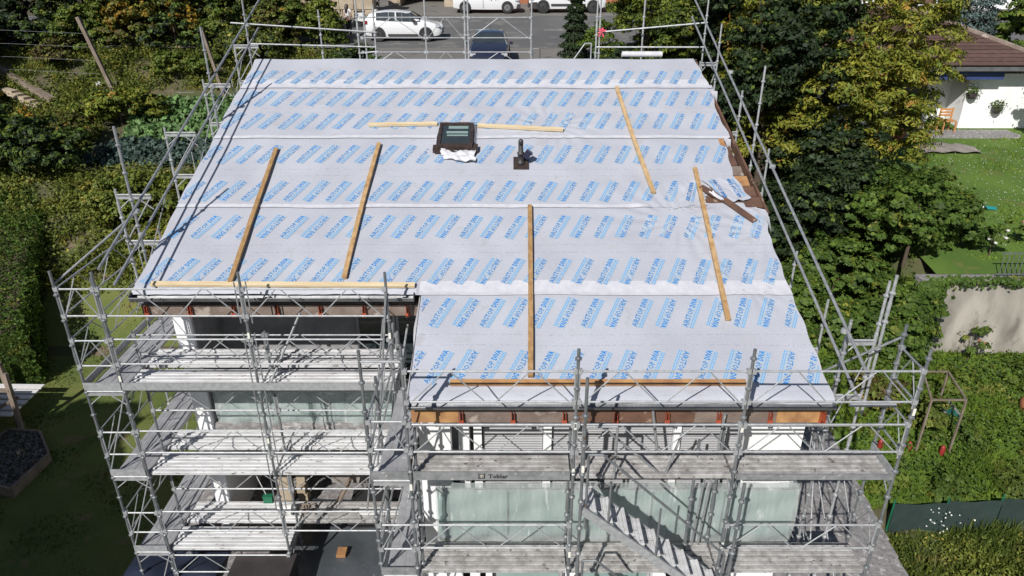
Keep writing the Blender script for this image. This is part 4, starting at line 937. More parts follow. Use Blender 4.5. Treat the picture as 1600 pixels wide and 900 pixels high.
plant('tree', 'dense green tree in the top right corner', 'tree', (24.0,33.3,7.0), tree_blobs(2.2,6.2,8,41,.2), 16000, .19, M['lf_mid'], .4, .18)
plant('bush', 'dark green bush in front of the white wall at the right edge', 'bush', (21.2,28.4,6.4), [bl(0,0,1.9,.7,.6),bl(.5,.2,1.3,.7,.6)], 4200, .13, M['lf_mid'], .25, .05)
plant('shrub', 'orange brown shrub behind the hip of the brown roof', 'shrub', (20.5,38.3,8.7), [bl(0,0,1.5,2.0,1.0),bl(-2,0,1.6,1.5,1.0),bl(2.2,0,1.3,1.4,.9)], 7000, .17, M['lf_brown'], .3, .06, extra=(M['lf_yellow'], .2, 1))
plant('shrub', 'reddish shrub left of the blue grey spruce', 'shrub', (17.5,39.5,8.9), [bl(0,0,1.5,1.8,1.0),bl(-2,0,1.6,1.5,1.2)], 6000, .17, M['lf_olive'], .3, .06, extra=(M['lf_brown'], .3, 1))
# ivy bank and shrubs between the dark trees and the wall
for (x, y, bs, n, lab) in (
        (10.6,21.0,[bl(0,0,.9,1.4,1.1),bl(1.0,-.4,.6,1.0,.8),bl(-.9,.3,.6,.9,.8)],8000,'leafy green shrub on the bank left of the stained wall'),
        (12.2,21.3,[bl(0,0,.8,1.3,1.1),bl(.9,.3,1.0,1.1,.9),bl(-.7,-.4,.7,1.0,.9)],8500,'broad leafy shrub above the left end of the stained wall'),
        (11.1,23.0,[bl(0,0,1.0,1.3,1.2),bl(1.2,.2,1.2,1.1,1.0)],7000,'tall leafy shrub under the yellow leaved tree'),
        (12.2,23.2,[bl(0,0,.6,1.2,.9),bl(-.9,-.5,.8,1.0,.9)],6000,'leafy shrub at the left edge of the upper lawn'),
        (13.6,20.2,[bl(0,0,.35,.9,.5),bl(-.9,.2,.5,.9,.6)],4500,'low shrub beside the fence on top of the stained wall'),
        (10.0,18.9,[bl(0,0,.5,1.1,.9),bl(1.1,-.1,.6,1.1,.9)],7000,'ivy covered mound below the stained wall'),
        (9.2,20.3,[bl(0,0,.4,.9,.8)],3500,'small ivy mound beside the right side scaffold'),
        (12.5,19.7,[bl(0,0,1.2,.9,.9),bl(.8,.2,1.3,.7,.6),bl(-.6,.1,.8,.8,.8)],7000,'leafy bush spilling over the left end of the wall top'),
        (11.75,19.35,[bl(0,0,1.5,.7,.8),bl(.3,.6,1.9,.7,.6)],5000,'upright leafy bush at the corner of the wall and the bank'),
        (12.3,20.6,[bl(0,0,.9,.9,.8)],4000,'round leafy bush just behind the left end of the stained wall'),
        (11.3,18.2,[bl(0,0,.7,1.0,1.1),bl(.5,.2,1.5,.8,.8)],6000,'ivy bush climbing the left end of the stained wall')):
    plant('ivy_shrub', lab, 'shrub', G(x, y), bs, int(n*1.8), .12, M['lf_ivy'], .24, .06, 'green shrubs on the bank', asp=.8, extra=(M['lf_mid'], .2, .9), limbs=3)
P = np.stack([rng.uniform(11.9,20,1500), rng.normal(18.2,.10,1500), 5.06-np.abs(rng.normal(0,.10,1500))], 1); P = np.concatenate([P, np.stack([11.6+np.abs(rng.normal(0,.30,2600)), np.full(2600,18.05)+rng.normal(0,.05,2600), rng.uniform(2.4,5.0,2600)], 1)])
o = bpy.data.objects.new('hanging_ivy', leaf_mesh('hanging_ivy', P, np.array([0,-1,.4])+rng.normal(size=P.shape)*.35, .13, M['lf_ivy'], .8)); COL.objects.link(o)
tag(o, 'ivy hanging over the top and left edge of the stained retaining wall', 'ivy')
# stained retaining wall with fence
b = MB(); b.box(11.7,32,18.25,18.55,1.0,4.93); rw = b.build('retaining_wall', M['wallcon']); tag(rw, 'pale stained concrete retaining wall at the right edge', 'retaining wall')
for k in range(9): MB().box(11.7+2.2*k+.01, 11.7+2.2*k+2.19, 18.2, 18.6, 4.932, 5.02).build('coping_stone', M['concrete'], rw)
fn = thing('fence', 'low grey bar fence standing on the stained retaining wall', 'fence', (14.5,18.4,5.0))
MB().beam((13.9,18.42,5.75),(22,18.42,5.75),.03,.03).build('rail', M['steel_dark'], fn); MB().beam((13.9,18.42,5.1),(22,18.42,5.1),.03,.03).build('rail', M['steel_dark'], fn)
brm = MB().beam((0,0,0),(0,0,.72),.022,.010,up=(0,1,0)).mesh('bar', M['steel_dark']); 
for k in range(60): inst('bar', brm, fn, (14.0+k*.14, 18.42, 5.06))
# roses, toy, soil mound
for (x, y, lab, mm, n) in ((15.8,20.5,'rose bush with a big pink bloom behind the bar fence','rose',3),(14.4,19.6,'rose bush with small white blooms behind the bar fence','petal_white',6),(13.5,17.9,'thin rose bush with an orange bloom against the stained wall','terracotta',2),(15.6,17.8,'thin pale leaved bush against the stained wall at the right edge','petal_white',1)):
    low = y < 18.2; z0 = (g(x, y) if low else 5.3)
    t = plant('rose_bush', lab, 'bush', (x, y, z0), [bl(0,0,.75 if low else .5,.38,.55)], 480, .10, M['lf_mid'], .16, .02, None, .6, limbs=5)
    for k in range(n):
        a = random.uniform(0,6.28); MB().lathe((x+.25*math.cos(a), y-.2+.2*math.sin(a), z0+(.9 if low else .6)+random.uniform(-.2,.3)), [(.01,-.03),(.045,-.015),(.05,.02),(.02,.035)] if mm != 'rose' else [(.02,-.05),(.07,-.02),(.08,.03),(.03,.06)], 8).build('bloom', M[mm], t)
t = thing('toy', 'small teal and white toy left on the upper lawn', 'toy', (16.05,22.65,5.6)); MB().beam((15.95,22.6,5.68),(16.3,22.55,5.66),.14,.08).build('body', M['teal'], t); MB().beam((15.8,22.7,5.68),(15.94,22.65,5.68),.12,.08).build('end', M['white_plastic'], t)
b = MB(); b.grid(lambda u, v: (17.3+u*1.2, 28.1+v*.9, 6.38+.12*math.exp(-1.5*(u*u+v*v))-.04+.03*math.sin(u*9+v*5)), [k/8-1 for k in range(17)], [k/8-1 for k in range(17)]); b.build('soil_patch', M['dust'], kind='structure', smooth=True, fix=False)

# lawns and weeds: blades
def blades(name, pts, h, m, wdt=.035, lean=.35, kind='stuff'):
    n = len(pts); P = np.asarray(pts); a = rng.uniform(0, 6.28, n); hh = h*rng.uniform(.5, 1.4, n)*(.6+.9*np.clip(np.sin(P[:,0]*1.7+1.5*np.sin(P[:,1]*.9))*np.sin(P[:,1]*1.9+np.sin(P[:,0]*1.3))+.3, 0, 1.2))
    d = np.stack([np.cos(a), np.sin(a), np.zeros(n)], 1)*(wdt*rng.uniform(.6,1.4,n))[:, None]; tip = np.stack([rng.normal(0, lean, n)*hh, rng.normal(0, lean, n)*hh, hh], 1)
    V = np.empty((n, 3, 3)); V[:,0] = P-d; V[:,1] = P+d; V[:,2] = P+tip
    me = bpy.data.meshes.new(name); me.vertices.add(n*3); me.vertices.foreach_set('co', V.reshape(-1).astype(np.float32)); me.loops.add(n*3); me.loops.foreach_set('vertex_index', np.arange(n*3, dtype=np.int32))
    me.polygons.add(n); me.polygons.foreach_set('loop_start', np.arange(0, n*3, 3, dtype=np.int32)); me.polygons.foreach_set('loop_total', np.full(n, 3, dtype=np.int32)); me.update(); me.materials.append(m)
    o = bpy.data.objects.new(name, me); COL.objects.link(o); o['kind'] = kind; return o
def scat(n, x0, x1, y0, y1, cond=None, clumpy=0):
    P = []; 
    while len(P) < n:
        x, y = random.uniform(x0, x1), random.uniform(y0, y1)
        if cond and not cond(x, y): continue
        if clumpy and math.sin(x*1.9+1.3*math.sin(y*1.1))*math.sin(y*2.3+math.sin(x*1.7)) < random.uniform(-1, clumpy): continue
        P.append((x, y, g(x, y)))
    return P
nobed = lambda x, y: not (-18.2 < x < -11.3 and 28.0 < y < 34.7)
rgt = lambda x, y: not (x > 11.5 and y > 18.2) and x > 8.3+.08*(y-11)
for nm, lb, ct, o in (
    ('grass', 'short lawn grass on the upper right garden', 'grass', blades('grass', scat(30000, 12, 26, 18.7, 31), .07, M['lf_grass'], .03)),
    ('grass', 'long green grass on the slope below the stained wall', 'grass', blades('grass', scat(75000, 8.5, 18, 12.9, 20.5, rgt), .13, M['lf_grass'], .03)),
    ('grass', 'dry weeds and grass in front of the green screen fence', 'grass', blades('grass', scat(26000, 8.3, 15, 6.5, 12.3, rgt), .30, M['lf_weed'], .03)),
    ('grass', 'lawn grass left of the house', 'grass', blades('grass', scat(34000, -19, -8.2, 9, 22.5), .06, M['lf_weed'], .03)),
    ('weeds', 'tangled garden weeds across the left slope', 'weeds', blades('weeds', scat(38000, -30, -9, 22.5, 37, nobed, .4), .28, M['lf_olive'], .045, .6))):
    tag(o, lb, ct)
P = np.array(scat(16000, 8.4, 14.5, 6.5, 12.1, rgt, .5)); P[:,2] += rng.uniform(.05,.45,len(P)); o = bpy.data.objects.new('weeds', leaf_mesh('weeds', P, rng.normal(size=P.shape)*.6+np.array([0,-.2,.8]), .09, M['lf_olive'], .5)); COL.objects.link(o); o['kind'] = 'stuff'; tag(o, 'leafy brown and green weeds in front of the green screen', 'weeds')
P = np.array(scat(6000, 8.6, 17, 13.0, 18.1, rgt, -.4)); P[:,2] += rng.uniform(.05,.3,len(P)); o = bpy.data.objects.new('ground_cover', leaf_mesh('ground_cover', P, rng.normal(size=P.shape)*.5+np.array([0,-.2,.9]), .10, M['lf_ivy'], .7)); COL.objects.link(o); o['kind'] = 'stuff'; tag(o, 'leafy ground cover on the slope right of the house', 'ground cover')
P = np.array(scat(38000, -30, -9.2, 23, 37, nobed, .1)); P[:,2] += rng.uniform(.02,.45,len(P)); o = bpy.data.objects.new('ground_cover', leaf_mesh('ground_cover', P, rng.normal(size=P.shape)*.5+np.array([0,-.3,.9]), .14, M['lf_olive'], .6)); COL.objects.link(o); o['kind'] = 'stuff'; tag(o, 'olive and brown undergrowth on the left garden slope', 'ground cover')
P = np.array(scat(1200, 12, 24, 20, 30)); P[:,2] += .08; o = bpy.data.objects.new('daisies', leaf_mesh('daisies', P, np.array([0,-.3,1.])+rng.normal(size=P.shape)*.1, .035, M['petal_white'], 1)); COL.objects.link(o); o['kind'] = 'stuff'; tag(o, 'tiny white daisies scattered over the upper lawn', 'daisies')
P = np.stack([rng.normal(9.9,.22,24), rng.normal(12.2,.15,24), rng.uniform(1.5,2.0,24)], 1); o = bpy.data.objects.new('white_flowers', leaf_mesh('white_flowers', P, np.array([0,-.5,1.])+rng.normal(size=P.shape)*.3, .045, M['petal_white'], .9)); COL.objects.link(o); o['kind'] = 'stuff'; tag(o, 'white flowers in front of the left end of the green screen', 'flowers')
plant('bush', 'grey green leafy clump at the bottom right', 'bush', G(10.35,10.2), [bl(0,0,.3,.35,.35)], 500, .16, M['lf_kale'], .2, .03, None, .5, limbs=0)
plant('bush', 'yellow green weed bush at the bottom right corner', 'bush', G(11.3,10.6), [bl(0,0,.35,.5,.4),bl(.4,.5,.3,.4,.35)], 1800, .10, M['lf_yg'], .2, .03, limbs=0)
for k, (x, y, r, mm, lab) in enumerate(((12.6,16.9,.5,'lf_yg','pale green weed clump on the slope left of the terracotta tub'),(9.4,17.6,.6,'lf_ivy','weed clump below the ivy mound beside the right scaffold'),(10.6,13.5,.45,'lf_mid','broad leaved weed clump just behind the left part of the green screen'),(12.4,13.6,.4,'lf_weed','dry grassy clump behind the middle of the green screen'),(9.2,13.6,.4,'lf_yg','yellow green weed clump beside the concrete path'),(14.6,17.2,.6,'lf_mid','leafy clump on the slope near the right edge'),(13.6,14.6,.45,'lf_olive','olive weed clump right of the leaning mesh frame'))):
    plant('weed_clump', lab, 'plant', G(x, y), [bl(0,0,.15,r,.25),bl(r*.7,.1,.1,r*.6,.2),bl(-r*.5,-.3,.1,r*.6,.2)], 1500, .11, M[mm], .16, .01, 'weed clumps on the right slope', limbs=0)
# green screen fence
gs = thing('screen_fence', 'dark green fabric screen fence across the lower right garden', 'fence', (12,12.55,1.0))
for k in range(9):
    xa = 8.75+k*1.25; ya, yb = 12.45+.03*k, 12.45+.03*(k+1); b = MB()
    b.grid(lambda u, v: (xa+1.25*u, ya+(yb-ya)*u-.10+.03*math.sin(u*3.14)+.02*math.sin(9*u+7*v), .75+v*(1.35+.05*k-.04*math.sin(u*3.14))), [i/8 for i in range(9)], [i/5 for i in range(6)]); b.build('screen_panel', M['fence_green'], gs, smooth=True, fix=False)
    MB().tube((xa,ya-.06,.7),(xa,ya-.06,2.18+.05*k),.022,6).build('post', M['green_plastic'], gs)
# tomato frame
pf = thing('plant_frame', 'open grey box frame of battens around tall vegetable plants', 'plant frame', (10.9,15,1.8))
A = [(10.38,14.5,3.47),(11.24,14.5,3.47),(11.52,15.8,3.47),(10.85,15.8,3.47)]
for k in range(4): MB().beam(A[k], A[(k+1)%4], .045, .03).build('top_batten', M['wood_grey'], pf)
for (x, y, z) in A: MB().beam((x,y,g(x,y)-.1), (x,y,z-.02), .04, .04, up=(0,1,0)).build('post', M['wood_grey'], pf)
plant('tomato_plant', 'tall tangled tomato plant inside the box frame', 'plant', G(10.85,15.1), [bl(0,0,.6,.42,.6),bl(.3,.3,.5,.4,.5)], 2200, .09, M['lf_olive'], .18, .02)
tp = plant('tomato_plant', 'tomato plants left of the box frame near the scaffold corner', 'plant', G(9.9,15.6), [bl(0,0,.8,.45,.8),bl(-.5,.5,.7,.4,.7)], 2600, .09, M['lf_olive'], .2, .02, extra=(M['lf_brown'],.3,1.2))
for (x, y, z, lab) in ((11.02,14.45,1.8,'red planter bag at the foot of the box frame'),(9.55,14.7,1.8,'red planter bag behind the right scaffold corner'),(10.25,14.6,1.8,'small red planter bag between the scaffold and the box frame')):
    b = MB(); b.lathe((x,y,z-.05), [(.05,0),(.07,.10),(.06,.30),(.03,.36)], 7); tag(b.build('planter_bag', M['tomato'], smooth=True), lab, 'planter bag')
plant('herb', 'low herb bush right of the box frame', 'plant', G(11.75,14.95), [bl(0,0,.25,.5,.3)], 1500, .08, M['lf_mid'], .2, .02, limbs=0)
lf_ = thing('mesh_frame', 'leaning green mesh frame right of the box frame', 'mesh frame', (12.2,15.1,1.85))
MB().beam((12.35,14.95,1.9),(11.6,15.6,2.7),.04,.04).build('rail', M['steel'], lf_); MB().beam((11.95,15.15,1.9),(11.3,15.75,2.7),.04,.04).build('rail', M['steel'], lf_)
b = MB()
for k in range(9): b.beam((11.95+.4*k/8,15.15-.2*k/8,1.93),(11.3+.3*k/8,15.75-.15*k/8,2.7),.008,.008)
b.build('mesh_panel', M['teal'], lf_)
b = MB(); b.lathe((14.2,15.9,g(14,15.9)-.1), [(.28,0),(.32,.4),(.28,.46)], 16); tag(b.build('pot', M['terracotta'], smooth=True), 'terracotta tub at the right edge of the slope', 'pot')

# ------------------------------------------------------------------ left garden
def hedge(lab, p, q, th, h, n, m):
    c = (Vector(p)+Vector(q))/2; t = thing('hedge', lab, 'hedge', tuple(c)); d = Vector(q)-Vector(p); ln = d.length; d.normalize(); s = Vector((-d.y, d.x, 0)).normalized()
    a = rng.uniform(-.5, .5, n)*ln; f = rng.choice([0,0,1,1,2,3,4], n); u = rng.uniform(-.5, .5, n)*th; z = rng.uniform(0, h, n)
    z = np.where(f == 0, h+rng.normal(0,.05,n)+.10*np.sin(a*2.1)*np.sin(a*.9+1)+(rng.random(n) < .03)*rng.uniform(0,.35,n), z); u = np.where(f == 1, th/2, np.where(f == 2, -th/2, u))+rng.normal(0,.07,n)+.09*np.sin(a*1.7+z*2)+.06*np.sin(a*5.3+z*4)
    dd = np.array(d[:]); ss = np.array(s[:]); sl_ = (Vector(q)-Vector(p)).z/ln
    a = np.where(f == 3, ln/2, np.where(f == 4, -ln/2, a)); P = a[:,None]*dd[None,:]+u[:,None]*ss[None,:]; P[:,2] = z+a*dd[2]
    Nn = np.where((f == 0)[:,None], np.array([0,0,1.]), np.where((f == 1)[:,None], ss, np.where((f == 2)[:,None], -ss, np.where((f == 3)[:,None], dd, -dd))))+rng.normal(size=(n,3))*.4
    o = bpy.data.objects.new('foliage', leaf_mesh('foliage', P, Nn, .12*rng.uniform(.6,1.3,n), m, .6)); COL.objects.link(o); o.parent = t
    b = MB(); b.beam(Vector(p)+Vector((0,0,h*.46))+d*.15, Vector(q)+Vector((0,0,h*.46))-d*.15, th*.7, h*.6); b.build('branches', M['bark'], t); return t
hedge('long clipped dark green hedge at the left edge', (-20.2,27.4,3.0), (-16.0,18.4,.9), 2.2, 2.1, 26000, M['lf_ivy'])
for k, (x, y, bs, n, sz, mm, ex, lab) in enumerate((
        (-10.9,22.6,[bl(0,0,1.6,1.4,1.2),bl(-1.3,.4,1.5,1.2,1.0),bl(.9,.4,1.9,1.0,.9),bl(-.4,-.9,1.0,1.2,.9)],13000,.15,'lf_olive','lf_yellow','yellowing fruit bush left of the scaffold by the long sloping rails'),
        (-13.4,24.9,[bl(0,0,1.3,1.4,1.0),bl(-1.3,.3,1.0,1.1,.9),bl(1.2,.2,1.4,1.0,.9)],10000,.15,'lf_olive','lf_yg','olive bush between the hedge and the kale plants'),
        (-9.6,19.6,[bl(0,0,1.6,1.1,1.0),bl(-.5,.7,2.1,.9,.8),bl(.3,-.4,.9,.9,.9)],8500,.14,'lf_olive','lf_yellow','bush with narrow yellowing leaves against the left scaffold'),
        (-10.0,25.6,[bl(0,0,1.2,1.3,.9),bl(1,.4,1.0,.9,.8)],6500,.14,'lf_olive','lf_gold','yellow flecked bush touching the upper left roof edge'),
        (-18.3,27.6,[bl(0,0,1.1,1.4,1.1),bl(-1.5,.4,1.0,1.3,1.0)],8000,.16,'lf_dark','lf_mid','dark leafy bush beyond the far end of the hedge'),
        (-21.0,28.6,[bl(0,0,1.3,1.6,1.2)],6000,.16,'lf_dark','lf_mid','dark bush at the left edge above the hedge'),
        (-17.6,31.9,[bl(0,0,.9,1.1,.9),bl(1.1,.3,.8,.9,.8),bl(-1.0,-.2,.7,.8,.7)],7500,.14,'lf_yg','lf_yellow','bright yellow green bush left of the cabbage bed'),
        (-19.6,30.0,[bl(0,0,.7,1.0,.7),bl(1.2,-.3,.7,.9,.7)],4500,.13,'lf_olive','lf_brown','brownish bush below the pumpkins'),
        (-22.0,31.0,[bl(0,0,.6,.8,.6)],2600,.13,'lf_olive','lf_yellow','small olive bush at the left edge beside the pumpkins'),
        (-24.4,33.4,[bl(0,0,.5,.5,.5)],1200,.14,'lf_yg','lf_gold','small bright yellow plant at the left edge'),
        (-20.6,38.4,[bl(0,0,1.8,1.5,1.7),bl(-.8,-.5,1.1,1.1,1.0)],9000,.17,'lf_mid','lf_olive','grey green shrub behind the leaning garden post'),
        (-18.0,39.6,[bl(0,0,1.9,1.6,1.8),bl(1.3,-.3,1.4,1.2,1.3)],10000,.17,'lf_olive','lf_dark','tall olive shrub right of the leaning garden post'),
        (-16.6,37.9,[bl(0,0,1.8,.5,1.7),bl(.5,-.3,1.0,.5,1.0)],3400,.17,'lf_gold','lf_olive','golden brown bush in the middle of the left shrubs'),
        (-19.6,37.2,[bl(0,0,1.6,.45,.9)],1500,.16,'lf_gold','lf_olive','small golden bush just left of the leaning garden post'),
        (-14.7,39.0,[bl(0,0,1.7,1.5,1.6),bl(1.2,.4,1.3,1.2,1.2)],9000,.17,'lf_mid','lf_dark','dark green shrub behind the pair of short posts'),
        (-13.3,36.3,[bl(0,0,.8,1.2,.8),bl(1.3,.2,.8,1.0,.7)],6500,.15,'lf_olive','lf_dark','low shrub behind the upper left scaffold poles'),
        (-12.1,40.4,[bl(0,0,1.6,1.3,1.5)],6000,.17,'lf_mid','lf_yellow','green shrub in front of the pale stone wall'),
        (-9.9,33.2,[bl(0,0,.9,1.2,.8),bl(1.0,.2,.9,1.0,.8)],6500,.16,'lf_yellow','lf_dark','yellow leaved bush just beyond the upper left roof corner'),
        (-7.3,32.9,[bl(0,0,1.0,.9,1.0),bl(.7,.3,.9,.7,.9)],6500,.12,'lf_dark','lf_mid','fine leaved grey green bush behind the rear scaffold poles'),
        (-10.6,42.2,[bl(0,0,1.4,.8,1.5),bl(.4,0,2.4,.5,1.0)],6000,.15,'lf_mid','lf_yellow','upright yellow green bush beside the person on the road'),
        (-16.6,35.6,[bl(0,0,.5,1.2,.5),bl(1.8,.1,.5,1.1,.5)],4500,.14,'lf_mid','lf_olive','low green plants along the upper edge of the cabbage bed'),
        (-22.2,36.2,[bl(0,0,.6,1.0,.6)],3000,.14,'lf_brown','lf_olive','rusty brown plants right of the stone garden steps'))):
    plant('garden_bush', lab, 'bush', G(x, y), bs, n, sz, M[mm], .28, .07, 'bushes in the left garden', extra=(M[ex], .28, 1.0), limbs=3)
for k, (x, y, r, h, mm, ex, lab) in enumerate((
        (-22.6,39.2,1.6,3.6,'lf_dark','lf_olive','dark shrub left of the leaning post, top row of the left garden'),
        (-20.8,40.6,1.5,3.9,'lf_mid','lf_dark','grey green shrub directly above the leaning post'),
        (-19.0,38.6,1.3,3.0,'lf_olive','lf_gold','golden speckled shrub right of the leaning post'),
        (-18.2,41.2,1.6,4.2,'lf_dark','lf_mid','tall dark shrub in the middle of the top row on the left'),
        (-16.4,39.6,1.5,3.8,'lf_olive','lf_mid','tall olive shrub behind the golden brown bush'),
        (-15.0,41.6,1.6,4.2,'lf_mid','lf_yellow','tall green shrub at the top edge above the short posts'),
        (-13.4,39.4,1.4,3.4,'lf_olive','lf_dark','olive shrub just left of the long sloping rails at the top'),
        (-11.6,38.2,1.2,2.6,'lf_mid','lf_brown','green shrub at the upper left roof corner'),
        (-9.8,38.6,1.0,2.0,'lf_yg','lf_olive','grassy shrub along the road edge above the rear rail'),
        (-13.0,43.0,1.0,2.4,'lf_yg','lf_yellow','grassy yellow green shrub against the pale stone wall'))):
    bs = [bl(0,0,h*.55,r,h*.5)]+[bl(r*.7*math.cos(a),r*.7*math.sin(a),h*(.25+.2*(a%2)),r*.6,h*.3) for a in (0,1.3,2.6,3.9,5.2)]
    plant('tall_shrub', lab, 'shrub', G(x, y), bs, 11000, .15, M[mm], .30, .07, 'tall shrubs between the left garden and the road', extra=(M[ex], .25, 1.0), limbs=2)
names = ['farthest left','second from the left','third from the left','fourth from the left','middle','fourth from the roof','third from the roof','second from the roof','nearest the roof']
for k in range(9):
    x = -31+2.35*k; bs = [bl(0,0,.7,1.3,.9),bl(.9,.1,.5,.9,.7),bl(-.9,-.1,.5,.9,.7),bl(.2,-.1,1.4,.9,.7)]
    plant('low_shrub', names[k]+' of the low shrubs along the near road edge', 'shrub', G(x, 37.3+.3*(k%2)), bs, 5500, .14, M[('lf_dark','lf_mid','lf_olive')[k%3] if k > 2 else 'lf_dark'], .28, .06, 'low shrubs along the near road edge', extra=(M[('lf_mid','lf_olive','lf_brown')[k%3]], .25, 1.0), limbs=1)
for (x, y, r, h, lab, s_) in ((-25.6,39.5,2.6,6.5,'dark tree mass in the top left corner',51),(-29.0,37.0,3.0,7.0,'darkest tree at the left edge of the top left corner',52),(-23.0,43.0,2.6,6.0,'dark tree behind the top left shrubs',53),(-27.6,33.6,2.4,5.0,'black shaded bush above the stone garden steps',54)):
    plant('shaded_tree', lab, 'tree', G(x, y), tree_blobs(r, h, 14, s_, .03), 22000, .22, M['lf_dark'], .45, .2, 'dark trees at the top left')  # dark leaf colour stands in for the shade over this corner
# trees outside the frame on the left that shade the lawn
for (x, y, r, h, lab, s_) in ((-15.0,1.8,3.4,11.0,'tall tree left of the house near the camera',61),(-18.8,4.6,3.6,11.5,'tall tree left of the lawn',62),(-22.8,8.6,3.6,10,'tall tree beyond the hedge',63),(-27.5,13.5,3.4,8,'tall tree left of the hedge end',64),(-31.5,26.5,4.6,15,'tall tree left of the garden',65),(-38,30,4.2,14,'tall tree at the far left of the garden',66),(-11.5,-.5,2.6,8.0,'tree left behind the camera',67)):
    plant('shade_tree', lab, 'tree', G(x, y), tree_blobs(r, h, 14, s_, .05), 12000, .75, M['lf_dark'], .7, .25, 'tall trees outside the left of the view')
# cabbages and kale
def rosette(nl, sz, m, seed):
    q = np.random.default_rng(seed); a = q.uniform(0, 6.28, nl); rr = sz*q.uniform(.1, 1, nl)**.7
    P = np.stack([rr*np.cos(a), rr*np.sin(a), .28-.22*(rr/sz)**2+q.uniform(-.03,.06,nl)], 1); Nn = np.stack([np.cos(a)*rr/sz, np.sin(a)*rr/sz, np.full(nl, .75)], 1)+q.normal(size=(nl,3))*.45
    return leaf_mesh('head', P, Nn, sz*.75*q.uniform(.6,1.3,nl), m, .85)
cab = [rosette(26, .27, M['lf_cab'], k) for k in range(5)]; kal = [rosette(34, .26, M['lf_kale'], k+9) for k in range(4)]
def vegrow(me, pts, name, lab, cat, grp):
    for (x, y) in pts:
        o = bpy.data.objects.new(name, random.choice(me)); COL.objects.link(o); o.location = (x, y, g(x, y)+.03+random.uniform(0,.12)); o.rotation_euler = (random.uniform(-.15,.15),random.uniform(-.15,.15),random.uniform(0,6.28)); s = random.uniform(.85,1.3); o.scale = (s,s,s)
        o['label'] = lab; o['category'] = cat; o['group'] = grp
pts = [(x+random.uniform(-.1,.1)+.2*(j % 2), y+random.uniform(-.08,.08)) for j, y in enumerate(np.arange(30.2,34.4,.42)) for x in np.arange(-17.4+.25*(34.4-y)*.6, -11.9, .43)]
vegrow(cab, pts, 'cabbage_plant', 'green cabbage plant in the dense bed beside the left roof edge', 'cabbage', 'cabbages in the bed beside the roof'); ncab = len(pts)
pts = [(x+random.uniform(-.1,.1), y+random.uniform(-.08,.08)) for j, y in enumerate(np.arange(28.3,30.1,.4)) for x in np.arange(-17.6+(y-28.3)*.3, -12.0, .42)]
vegrow(kal, pts, 'kale_plant', 'blue green kale plant in the rows below the cabbages', 'kale', 'kale rows below the cabbages'); print('veg', ncab, len(pts))
# posts, steps, planks, pumpkins
def gpost(p, q, w, lab): o = MB().beam(p, q, w, w, up=(0,1,0)).build('garden_post', M['wood_grey'], origin=p); tag(o, lab, 'post', 'wooden garden posts')
z0 = g(-19.1,34.4); gpost((-19.0,34.5,z0-.2), (-20.0,34.6,z0+3.55), .16, 'tall leaning wooden post in the left garden')
z0 = g(-13.6,34.4); gpost((-13.75,34.4,z0-.2), (-14.35,34.5,z0+3.0), .13, 'brown wooden post behind the upper left scaffold pole')
for k in range(4): 
    o = MB().path([(-19.6-.0,34.55,8.2+.6*k), (-24,35.2,8.3+.6*k), (-31,36,8.2+.6*k)], .006, 4).build('wire', M['steel']); tag(o, ['lowest','second lowest','second highest','highest'][k]+' thin wire strung left of the leaning post', 'wire')
st_ = thing('garden_steps', 'pale stone and timber edged steps at the left edge', 'steps', (-23.2,34.6,6.8))
MB().beam((-25.4,36.0,8.3), (-21.6,33.7,7.1), .35, .25).build('edge_timber', M['wood_grey'], st_)
for k in range(5): MB().beam((-24.2+.35*k,34.3-.16*k,7.5-.12*k), (-23.4+.35*k,33.9-.16*k,7.45-.12*k), .35, .18).build('stone', M['stone'], st_)
for (a, c, lab) in (((-18.6,34.65,7.15),(-16.2,34.8,7.25),'long weathered plank along the upper edge of the cabbage bed'),((-16.15,34.7,7.3),(-15.3,34.72,7.32),'pale board end above the cabbage bed')):
    tag(MB().beam(a, c, .22, .06).build('plank', M['wood_grey'] if 'long' in lab else M['concrete']), lab, 'plank')
for (x, y, lab) in ((-22.4,32.6,'upper orange pumpkin in the brown weeds at the left'),(-21.7,31.9,'lower orange pumpkin in the brown weeds at the left')):
    z = g(x, y)+.35; b = MB(); b.lathe((x,y,z), [(.05,-.16),(.17,-.12),(.22,0),(.17,.12),(.05,.15)], 12); b.tube((x,y,z+.13),(x+.03,y,z+.22),.02,5); tag(b.build('pumpkin', M['pumpkin'], smooth=True), lab, 'pumpkin')
tag(MB().lathe((-19.9,34.8,7.6), [(.05,0),(.14,.05),(.13,.16),(.03,.2)], 10).build('pot', M['white_plastic']), 'small white pot left of the leaning post', 'pot')
# planter and pallets at the left edge
lp = thing('gravel_planter', 'raised timber edged bed of dark gravel at the left edge', 'planter', (-13.6,15.3,.7))
Q4 = [(-12.75,15.5),(-12.9,14.1),(-14.9,14.6),(-14.6,16.6),(-13.6,16.5)]
b = MB(); b.prism(Q4, .6, .95, 'z'); b.build('bed', M['soil'], lp)
for k in range(5): MB().beam((*Q4[k],.86), (*Q4[(k+1)%5],.86), .06, .34).build('edge_board', M['wood_grey'], lp)
P = []
while len(P) < 3000:
    x, y = random.uniform(-14.9,-12.75), random.uniform(14.1,16.6)
    P.append((x, y, .97+random.uniform(0,.04)))
P = [p for p in P if p[1] < 16.5-.55*max(0, p[0]+13.6)*2 and p[1] > 14.15+.0*p[0] and p[0] < -12.85]
o = bpy.data.objects.new('gravel', leaf_mesh('gravel', np.array(P)-np.array([-13.6,15.3,.7]), rng.normal(size=(len(P),3))*.5+np.array([0,0,1.]), .07, M['gravel'], .9)); COL.objects.link(o); o.parent = lp; o['kind'] = 'stuff'
pf = thing('timber_deck', 'small white slatted platform with posts at the left edge', 'platform', (-15,17.2,.8))
